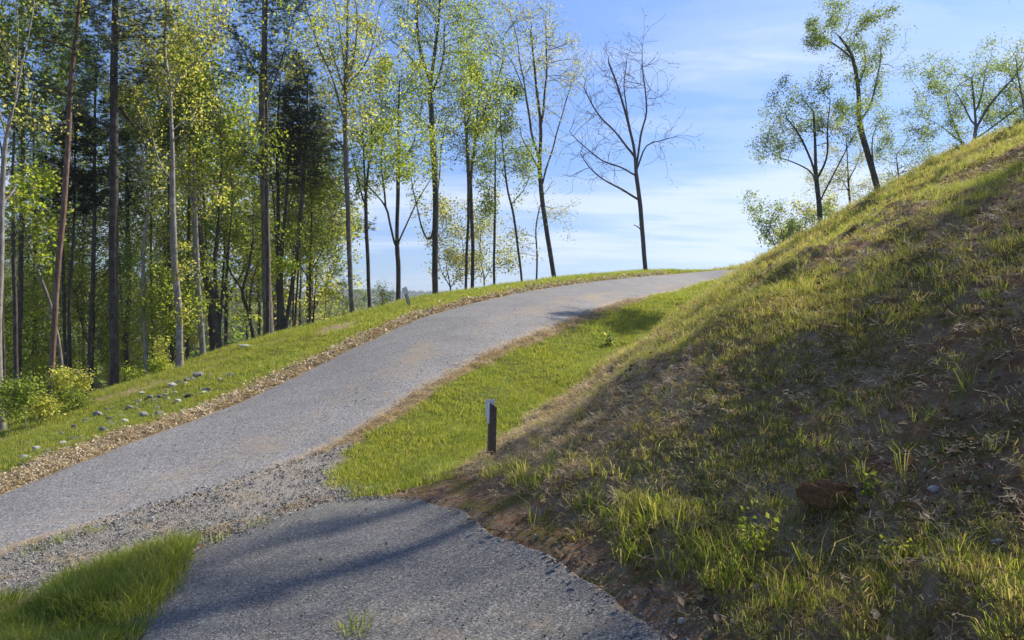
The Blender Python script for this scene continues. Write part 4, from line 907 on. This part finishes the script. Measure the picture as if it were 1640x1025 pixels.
# ------------------------------------------------------------------ the wood behind: more trees, each its own copy
def gtree(name, label, group, x, y, h, cw, seed, low=.35, leaves=4000, size=.2, pal='fresh', bark='bark_dark', width=.3, attr=450, lean=0, forks=2, **k):
    g = float(Hs(x, y)); r = random.Random(seed); s_ = F/y
    q = lambda X, Z: (PX0+(X)/y*F, PY0-(Z-CZ)/y*F)
    tr = [q(x, g), q(x+lean*.3, g+h*.3), q(x+lean*.5+.1, g+h*.55), q(x+lean, g+h*.78)]
    lm = []
    for i in range(forks):
        z0 = g+h*r.uniform(low, .6); sg = 1 if i % 2 else -1
        lm.append([q(x+lean*(z0-g)/h, z0), q(x+sg*cw*.35+lean*.5, z0+h*.13), q(x+sg*cw*.65+lean*.6, z0+h*.3)])
    zc_ = g+h*(1+low)/2
    cr = [q(x+lean*.7, zc_)+(cw*s_*.8, h*(1-low)/2*s_, 1), q(x-cw*.45, zc_-h*.08)+(cw*s_*.5, h*.2*s_, .7), q(x+cw*.5, zc_+h*.06)+(cw*s_*.5, h*.2*s_, .7), q(x+lean, g+h*.86)+(cw*s_*.55, h*.16*s_, .9)]
    return build_tree(name, label, group, y, tr, lm, cr, width=width*s_, leaves=leaves, size=size/max(1, y/38), pal=pal, bark=bark, attr=attr, seed=seed, **k)
def copy_thing(root, loc, rz, sc, label=None):
    c = root.copy(); COL.objects.link(c); c.location = loc; c.rotation_euler = (0, 0, rz); c.scale = (sc, sc, sc)
    if label: c['label'] = label
    for ch in root.children:
        d = ch.copy(); COL.objects.link(d); d.parent = c
    return c
DG = 'leafy trees standing deeper in the wood'
DL_ = 'slender leafy tree deep in the wood behind the front row of trunks'
def rimx(y): return float(np.interp(y, RIMW[:, 1], RIMW[:, 0]))
base_t = [gtree('leafy_tree', DL_, DG, -14.5, 38, 15, 3.2, 200, .25, 7500, .20, 'fresh', width=.26, attr=600),
          gtree('leafy_tree', DL_, DG, -12.5, 44, 13, 3.0, 201, .12, 8000, .20, 'yel', width=.22, attr=600),
          gtree('leafy_tree', DL_, DG, -19.0, 41, 17, 3.4, 202, .4, 7500, .20, 'mid', width=.32, attr=600),
          gtree('leafy_tree', DL_, DG, -24.0, 36, 10, 2.6, 203, .08, 7000, .19, 'fresh', width=.16, attr=500)]
PG = 'dark pines standing deeper in the wood'; PLb = 'dark crowned pine deep in the wood behind the trunks on the left'
def gpine(x, y, h, cw, seed, low=.52, n=20, leaves=2600):
    g = float(Hs(x, y)); s_ = F/y; q = lambda X, Z: (PX0+X/y*F, PY0-(Z-CZ)/y*F)
    top = q(x, g+h)[1]; bot = q(x, g+h*low)[1]
    return build_tree('pine_tree', PLb, PG, y, [q(x, g), q(x+.1, g+h*.5), q(x, g+h*.97)], (), pads(q(x, g)[0], top, bot, cw*s_*.5, cw*s_, n, seed), width=.3*s_, leaves=leaves, size=.19, pal='pine', bark='bark_dark', attr=650, seed=seed, leafmode='pine')
base_p = [gpine(-23, 36, 17, 3.4, 300), gpine(-17, 33, 14, 3.0, 301, .55)]
rr_ = random.Random(11); k_ = 0; placed = []
def far_enough(x, y, dmin):
    if any((x-a)**2+(y-b)**2 < dmin**2 for a, b in placed): return False
    placed.append((x, y)); return True
tries = 0
while k_ < 24 and tries < 4000:
    tries += 1
    yy_ = rr_.uniform(24, 84); u = rr_.uniform(-.72, -.02); xx_ = u*yy_
    lim = rimx(min(yy_, 66))-3.2
    if xx_ > lim or not far_enough(xx_, yy_, 2.4): continue
    if xx_ > -.11*yy_ and yy_ < 62: continue
    if u > -.20 and rr_.random() < .55: continue
    b_ = rr_.choice(base_t)
    sc = rr_.uniform(.34, .58) if rr_.random() < .82 else rr_.uniform(.6, .85)
    if u > -.17: sc *= .6
    copy_thing(b_, (xx_, yy_, float(Hs(xx_, yy_))-.05), rr_.uniform(0, 6.28), sc); k_ += 1
pol = [gtree('leafy_tree', DL_, DG, -13.0, 30, 15, 1.5, 210, .5, 2200, .13, 'fresh', width=.17, attr=260, forks=1),
       gtree('leafy_tree', DL_, DG, -9.6, 33, 13, 1.4, 211, .45, 2200, .13, 'yel', width=.13, attr=260, forks=1, lean=.7)]
k_ = 0; tries = 0
while k_ < 20 and tries < 3000:
    tries += 1
    yy_ = rr_.uniform(21, 46); u = rr_.uniform(-.70, -.22); xx_ = u*yy_
    if xx_ > rimx(yy_)-1.2 or not far_enough(xx_, yy_, 1.3): continue
    copy_thing(rr_.choice(pol), (xx_, yy_, float(Hs(xx_, yy_))-.05), rr_.uniform(0, 6.28), rr_.uniform(.75, 1.15)); k_ += 1
k_ = 0; tries = 0
while k_ < 7 and tries < 3000:
    tries += 1
    yy_ = rr_.uniform(23, 58); u = rr_.choice([rr_.uniform(-.72, -.52), rr_.uniform(-.66, -.40), rr_.uniform(-.34, -.25)]); xx_ = u*yy_
    if xx_ > rimx(yy_)-3 or not far_enough(xx_, yy_, 2.6): continue
    copy_thing(rr_.choice(base_p), (xx_, yy_, float(Hs(xx_, yy_))-.05), rr_.uniform(0, 6.28), rr_.uniform(.85, 1.15)); k_ += 1
# trees on top of the bank, beyond the right of the view; their shade lies over the bank and the drive
SG = 'trees on top of the bank beyond the right edge of the view'
SL = 'leafy tree on top of the bank, beyond the right edge of the view'
sb = [gtree('leafy_tree', SL, SG, 14.4, 18.1, 17, .42, 400, .60, 1500, .13, 'fresh', 'bark_grey', .34, attr=300, maxn=1500),
      gtree('leafy_tree', SL, SG, 15.9, 15.0, 15.5, .75, 401, .50, 900, .13, 'fresh', 'bark_grey', .36, attr=360, maxn=1500)]
for i, (a, b, sc, rz) in enumerate([(17.9, 13.2, .95, 2), (15.4, 21.8, .72, 3.6), (13.6, 9.4, .62, 4), (16.8, 17.4, 1.0, 2), (14.7, 19.7, .96, 2)]):
    copy_thing(sb[i % 2], (a, b, float(Hs(a, b))-.05), rz, sc)

FR = [(3,'the pale forked tree'),(28,'the thin bright sided trunk'),(80,'the reddish pine'),(110,'the slim dark pine'),(142,'the straight dark pine'),(183,'the broadest dark pine'),(233,'the thin pale trunk'),(288,'the trunk with yellow leaf bunches'),(325,'the pale tapering trunk'),(348,'the thick leaning trunk'),(408,'the small curving tree'),(431,'the tall grey pine'),(458,'the crossing pair of pines'),(497,'the very thin straight trunk'),(566,'the tall yellow leaved tree'),(592,'the slender forked trunk'),(637,'the tree with three low limbs'),(697,'the broad crowned dark tree')]
seen = {}
for o in [o for o in COL.objects if o.get('group') in (DG, PG)]:
    px = PX0+o.location.x/o.location.y*F; yy_ = o.location.y
    p_n, n_ = min(FR, key=lambda q: abs(q[0]-px)); where = ('just right of ' if px > p_n else 'just left of ')+n_
    dep = 'near' if yy_ < 32 else ('mid distance' if yy_ < 50 else 'distant')
    kind_ = 'dark pine' if o['group'] == PG else 'leafy tree'
    sz = 'short' if o.scale.x < .6 else ('tall' if o.scale.x > .9 else 'medium height')
    o['label'] = f'{dep} {sz} {kind_} {where}'
for i, o in enumerate([o for o in COL.objects if o.get('group') == SG]):
    pass

# far woods: one mass on the slopes across the valley
def mass_proto(seed, n, h, w, pal, size):
    r = np.random.default_rng(seed); u = r.normal(size=(n, 3)); u /= np.linalg.norm(u, axis=1)[:, None]; u *= (.55+.45*r.random((n, 1)))
    b = fbm(u[:, 0]*2+seed, u[:, 2]*2+u[:, 1], 2, seed % 7)
    p = u*np.array([w, w, h*.42])*(.7+.6*b[:, None])+[0, 0, h*.58]
    v, f, c = leaves_at(p, r, size, PAL[pal], droop=.1)
    return mesh('wood_tree', v, f, M['leaf'], smooth=False, col=c*.8)
mid_pr = protos('wood_tree', [mass_proto(1, 900, 14, 4, 'fresh', 1.0), mass_proto(2, 900, 15, 3.6, 'yel', 1.0), mass_proto(3, 900, 16, 4, 'mid', 1.0), mass_proto(4, 800, 17, 2.8, 'pine', 1.0), mass_proto(5, 900, 12, 4.2, 'mid', 1.0)])
r = np.random.default_rng(5)
x = r.uniform(-560, 40, 9000); y = r.uniform(84, 560, 9000); ok = (x/y > -.78) & (x/y < -.04) & (r.random(9000) < np.where(y < 200, .9, .75)); x, y = x[ok], y[ok]; n_ = len(x)
s1 = r.uniform(.6, 1.05, n_)
scatter('woods', 'mixed light green woods covering the slope across the valley behind the trunks', 'woods', np.c_[x, y, Hs(x, y)-.5], np.c_[0*x, 0*x, r.uniform(0, 6.28, n_)], np.c_[s1, s1, s1], r.choice([0, 0, 1, 2, 2, 3, 4], n_), mid_pr, M['leaf'])
far_pr = protos('far_tree', [mass_proto(11, 130, 15, 5, 'mid', 3.4), mass_proto(12, 130, 18, 4, 'pine', 3.4), mass_proto(13, 130, 14, 5.5, 'mid', 3.4)])
x = r.uniform(-1100, 60, 16000); y = r.uniform(800, 1420, 16000); ok = (x/y > -.76) & (x/y < .0); x, y = x[ok], y[ok]; n_ = len(x); s1 = r.uniform(.7, 1.25, n_)
scatter('far_ridge_woods', 'blue green wooded ridge on the far horizon seen between the trunks', 'woods', np.c_[x, y, Hs(x, y)-1], np.c_[0*x, 0*x, r.uniform(0, 6.28, n_)], np.c_[s1, s1, s1], r.choice([0, 1, 1, 2], n_), far_pr, M['leaf'])

# ------------------------------------------------------------------ the air
bpy_me = mesh('haze', [(a, b, c) for a in (-2400, 2400) for b in (-300, 2500) for c in (-42, 82)], [(0,1,3,2),(4,6,7,5),(0,4,5,1),(2,3,7,6),(0,2,6,4),(1,5,7,3)], None, smooth=False)
hm = bpy.data.materials.new('haze'); hm.use_nodes = True; hm.node_tree.nodes.clear()
ho = N(hm.node_tree, 'ShaderNodeOutputMaterial'); hv = N(hm.node_tree, 'ShaderNodeVolumePrincipled')
hv.inputs['Color'].default_value = (.80, .88, 1, 1); hv.inputs['Density'].default_value = .00042; hv.inputs['Anisotropy'].default_value = .3
hm.node_tree.links.new(hv.outputs[0], ho.inputs['Volume']); bpy_me.materials.append(hm)
tag(link('haze', bpy_me), kind='stuff')

# ------------------------------------------------------------------ shrubs and weeds at the edge of the wood
SH = [((10,660),15,[(12,672),(12,645),(14,625)],[(14,640,26,26,1)],'dark green bush at the far left picture edge by the pale forked tree',900,'mid'),
      ((60,650),16,[(62,668),(60,650),(58,640)],[(62,650,26,16,1)],'low yellowish weeds between the two bushes on the far left',900,'yel'),
      ((165,625),19,[(165,632),(166,618),(168,606)],[(166,615,20,14,1)],'low light green growth left of the broadest dark pine trunk',700,'yel'),
      ((240,600),22,[(246,604),(247,590),(248,580)],[(246,588,20,14,1)],'low light green growth around the thin pale trunk',700,'fresh'),
      ((42,655),14.5,[(42,655),(40,625),(38,605)],[(38,636,30,24,1)],'bushy green shrub at the foot of the trunks on the far left',1000,'mid'),
      ((84,640),17,[(84,655),(86,620),(88,590)],[(88,618,24,28,1.2)],'yellow green sapling around the foot of the reddish pine',800,'yel'),
      ((140,640),18.5,[(140,640),(138,615),(136,595)],[(138,616,26,20,1)],'yellow green bush between the pale curved trunk and the broadest dark trunk',800,'yel'),
      ((118,655),17,[(118,655),(118,640),(116,630)],[(112,640,34,16,1)],'low dark bush in the gap right of the reddish pine',900,'mid'),
      ((264,590),23,[(264,595),(262,565),(262,550)],[(260,562,18,26,1)],'light green sapling just left of the trunk with yellow leaf bunches',900,'yel'),
      ((205,612),22,[(212,612),(212,600),(210,594)],[(214,600,22,10,1)],'small tuft of weeds beside the broadest dark trunk',400,'fresh'),
      ((300,585),24,[(345,572),(345,560),(346,552)],[(300,583,20,9,1),(350,565,16,9,1)],'low weeds between the pale trunk and the thick leaning trunk',380,'tan'),
      ((560,505),36,[(585,508),(584,490),(583,475)],[(585,478,34,26,1),(545,490,22,22,.6)],'low leafy brush behind the slender forked trunk',1700,'fresh'),
      ((605,500),40,[(612,500),(612,480),(612,465)],[(615,468,24,26,1)],'low leafy brush left of the tree with three limbs',1200,'fresh'),
      ((520,500),38,[(520,515),(522,480),(520,455)],[(520,462,38,44,1)],'leafy bush in the gap left of the tall yellow leaved tree',2400,'fresh')]
for i, (_, d, tr, cr, lb, nl, pl) in enumerate(SH):
    build_tree('shrub', lb, None, d, tr, [], cr, width=2.2, leaves=nl, size=.07, pal=pl, bark='bark_grey', attr=140, seed=500+i, cat='shrub', D=.14, litter=.12, minz=.05)

# ------------------------------------------------------------------ posts, stones and other single things
import bmesh
def box_bm(bm, c, s, rot=None, slant=0):
    m = bmesh.ops.create_cube(bm, size=1); vs_ = m['verts']
    for v in vs_:
        v.co = Vector((v.co.x*s[0], v.co.y*s[1], v.co.z*s[2]))
        if slant and v.co.z > 0 and v.co.x > 0: v.co.z -= slant
        v.co += Vector(c)
    return vs_
def part_box(name, parent, c, s, mat, slant=0, bev=.004, rot=(0, 0, 0)):
    bm = bmesh.new(); box_bm(bm, (0, 0, 0), s, slant=slant)
    bmesh.ops.bevel(bm, geom=bm.edges[:], offset=bev, segments=2, affect='EDGES')
    me = bpy.data.meshes.new(name); bm.to_mesh(me); bm.free(); me.materials.append(mat)
    o = link(name, me, parent, c); o.rotation_euler = rot; return o
px_, py_ = wpt(787, 737); gz = float(H(px_, py_))
post = tag(link('marker_post', None, None, (px_, py_, gz)), 'dark square wooden post with a white tag standing at the foot of the bank', 'post')
post.rotation_euler = (radians(1.5), radians(1.0), radians(14)); hp = .62
part_box('shaft', post, (0, 0, hp/2-.12), (.082, .082, hp+.24), M['wood'], slant=.055)
pl_ = part_box('plate', post, (-.0455, .004, hp-.12), (.008, .10, .23), M['white'], bev=.002)
part_box('plate', post, (-.018, .046, hp-.075), (.105, .008, .20), M['white'], bev=.002)['label'] = 'white tag on the back of the post'
x_, y_ = wpt(657, 492); gz = float(H(x_, y_))
lp = tag(link('marker_post', None, None, (x_, y_, gz)), 'pale leaning wooden stake with a white top on the grassy rim', 'post')
lp.rotation_euler = (radians(3), radians(-17), radians(12))
part_box('shaft', lp, (0, 0, .33), (.11, .10, .86), M['wood_pale'], bev=.008)
part_box('side_board', lp, (-.062, 0, .30), (.012, .09, .78), M['wood'], bev=.003)
part_box('cap_plate', lp, (.0, -.056, .66), (.19, .012, .26), M['white'], bev=.003, rot=(0, radians(-8), 0))
def rock(px, py, rad_px, mat, seed, label, group=None, name='rock', flat=.6, sink=.35, cat='rock', sub=2, rough=.28):
    x, y = wpt(px, py); z = float(H(x, y)); s_ = rad_px*y/F
    me = stone_mesh(seed, M[mat], flat, name, sub, rough); o = link(name, me, None, (x, y, z+s_*flat*(1-sink)*.6)); o.scale = (s_, s_, s_)
    o.rotation_euler = (random.Random(seed).uniform(-.2, .2), random.Random(seed).uniform(-.2, .2), seed*1.7); tag(o, label, cat, group); return o
RK = [(160,735,30),(1130,255,25),(1225,210,20),(1300,180,36),(640,435,28),(945,440,28),(1050,420,24),(815,480,22),(685,540,26),(480,595,24),(540,590,16),(410,640,26),(410,560,16),(490,525,22),(560,470,16),(240,680,30),(310,690,20),(720,465,22),(850,385,18),(795,435,12),(785,405,10),(700,400,14),(910,355,16),(935,300,18),(985,330,24),(1050,320,18),(1085,310,16),(1150,290,14),(1100,275,12),(1170,235,20),(1245,310,26),(1330,290,20),(1360,275,24),(1410,270,14),(1435,260,10),(1170,345,22),(1510,180,20),(1535,185,12),(1380,175,16),(1440,200,16),(1030,385,16),(180,655,14),(740,500,14),(510,540,12),(890,365,12),(1050,270,10),(1010,340,12),(1210,235,16),(1265,200,16),(70,760,16),(125,770,14),(270,690,16),(380,630,10),(730,520,12)]
SPEC = {0: ('rockw', 'pale rounded rock low on the left verge, nearest the left edge of the picture'), 1: ('rockw', 'bright white rock at the left end of the upper heap of stones on the verge'),
        3: ('rock', 'largest grey rock at the top of the heap of stones on the verge'), 4: ('rock', 'grey and white rock in the middle of the verge, left of the small stone line'),
        5: ('rock', 'dark grey pointed rock in the verge close to the wood chip margin'), 30: ('rockd', 'dark mossy rock below the heap of stones, near the wood chips')}
def stone_label(a, b, r_px, mt):
    tone = {'rock': 'grey', 'rockw': 'pale', 'rockd': 'dark mossy'}[mt]; size = 'tiny' if r_px < 13 else ('small' if r_px < 19 else 'fist sized')
    if a > 1330: w = 'right of the heap near the wood chips' if b > 230 else 'alone right of the heap of stones'
    elif a > 1090: w = 'in the upper heap of stones' if b < 260 else 'just below the upper heap of stones'
    elif a > 880: w = 'in the line of stones left of the heap' if b < 340 else 'below the line of stones, close to the chips'
    elif a > 620: w = 'in the middle scatter, upper side' if b < 420 else 'in the middle scatter, lower side'
    elif a > 370: w = 'in the lower scatter, upper side' if b < 560 else 'in the lower scatter, lower side'
    else: w = 'in the lowest scatter at the left end'
    return f'{size} {tone} stone {w} on the verge'
for i, (a, b, r_px) in enumerate(RK):
    mt, lb = SPEC.get(i, (['rock', 'rockd', 'rock', 'rockw'][i % 4], None))
    rock(a/4.1, 560+b/4.1, r_px/4.1*1.5, mt, 600+i, lb or stone_label(a, b, r_px, mt), None if lb else 'small stones scattered over the left verge', flat=.5, sink=-.1, sub=1 if r_px < 15 else 2)
rock(1328, 808, 46, 'clod', 700, 'rusty brown crumbling clod of earth sticking out of the bank', name='earth_clod', flat=.62, sink=.2, cat='clod', sub=5, rough=.8)
for k_, (a, b, q) in enumerate([(1296, 838, 13), (1362, 838, 12), (1352, 790, 14), (1300, 800, 10), (1385, 815, 9)]):
    rock(a, b, q, 'clod', 720+k_, 'crumb of rusty earth broken off beside the large earth clod', 'crumbs around the large earth clod', name='earth_crumb', flat=.7, cat='clod', sub=3, rough=.8)
rock(1495, 778, 11, 'rockw', 701, 'pale stone on the bank right of the rusty earth clod', flat=.5)
rock(1093, 997, 8, 'rockw', 702, 'tan stone at the edge of the drive in the bottom centre', flat=.6)
rock(1268, 855, 8, 'rockw', 703, 'flat white stone below the rusty earth clod', flat=.3)
rock(1385, 892, 9, 'rock', 704, 'grey stone among the grass blades below the clod', flat=.5)
rock(435, 748, 5, 'rock', 705, 'single grey stone on the gravel shoulder beside the road', flat=.6)
rock(1600, 880, 14, 'rock', 706, 'flat brownish stone among dead leaves at the lower right', flat=.35)
rock(1105, 560, 7, 'rockw', 707, 'small pale stone high on the bank', flat=.5)
x_, y_ = wpt(400, 556); o = rock(400, 556, 14, 'rockw', 708, 'long flat pale slab lying at the rim of the verge below the curved tree', flat=.16, name='stone_slab', cat='rock'); o.scale = (o.scale[0]*1.5, o.scale[1]*.6, o.scale[2]*1.2)
xs, ys, ss_ = [], [], []
for a, b, r_px in RK:
    for k in range(7):
        q = wpt((a+rr_.gauss(0, 26))/4.1, 560+(b+rr_.gauss(0, 16))/4.1); xs.append(q[0]); ys.append(q[1]); ss_.append(rr_.uniform(.012, .045))
p_, r_, s_, i_ = finish(np.array(xs), np.array(ys), 1.0, nv=8, tilt=.6, extra=np.array(ss_)); p_[:, 2] += .015
scatter('verge_rubble', 'fine stone rubble in the grass around the larger stones of the left verge', 'gravel', p_, r_, s_, i_, stone_p, M['stone'])
# clumps of leafy weed
def weed(px, py, h_px, label, seed, pal, n=60, size=.05):
    x, y = wpt(px, py); z = float(H(x, y)); h = h_px*y/F; r = np.random.default_rng(seed)
    root = tag(link('weed_plant', None, None, (x, y, z)), label, 'weed')
    st = []
    for i in range(6):
        a = r.random()*6.28; st.append((np.array([0, 0, -.02]), np.array([cos(a)*h*.4*r.random(), sin(a)*h*.4*r.random(), h*r.uniform(.6, 1)])))
    pts = [np.array([0, 0, -.03])]; par = [-1]
    for a, b in st:
        for t in (.35, .7, 1.): par.append(0 if t == .35 else len(pts)-1); pts.append(a+(b-a)*t+r.normal(0, h*.03, 3))
    pts = np.array(pts); v, f = skeleton_mesh(pts, np.array(par), np.full(len(pts), .0025))
    link('stem', mesh('stem', v, f, M['bark_grey']), root)
    p = pts[r.integers(1, len(pts), n)]+r.normal(0, h*.13, (n, 3)); p[:, 2] = np.abs(p[:, 2]); v, f, c = leaves_at(p, r, size, PAL[pal], droop=-.1)
    link('foliage', mesh('foliage', v, f, M['leaf'], smooth=False, col=c), root)
weed(978, 553, 18, 'dark green leafy weed growing in the ditch between lawn and bank', 1, 'mid', 90, .10)
weed(1215, 905, 70, 'tall leafy weed in front of the bank at the bottom', 2, 'fresh', 90, .035)
weed(1395, 800, 45, 'leafy sprig beside the rusty earth clod', 3, 'fresh', 60, .03)
weed(1440, 905, 45, 'small leafy weed low on the bank at the right', 4, 'fresh', 60, .03)
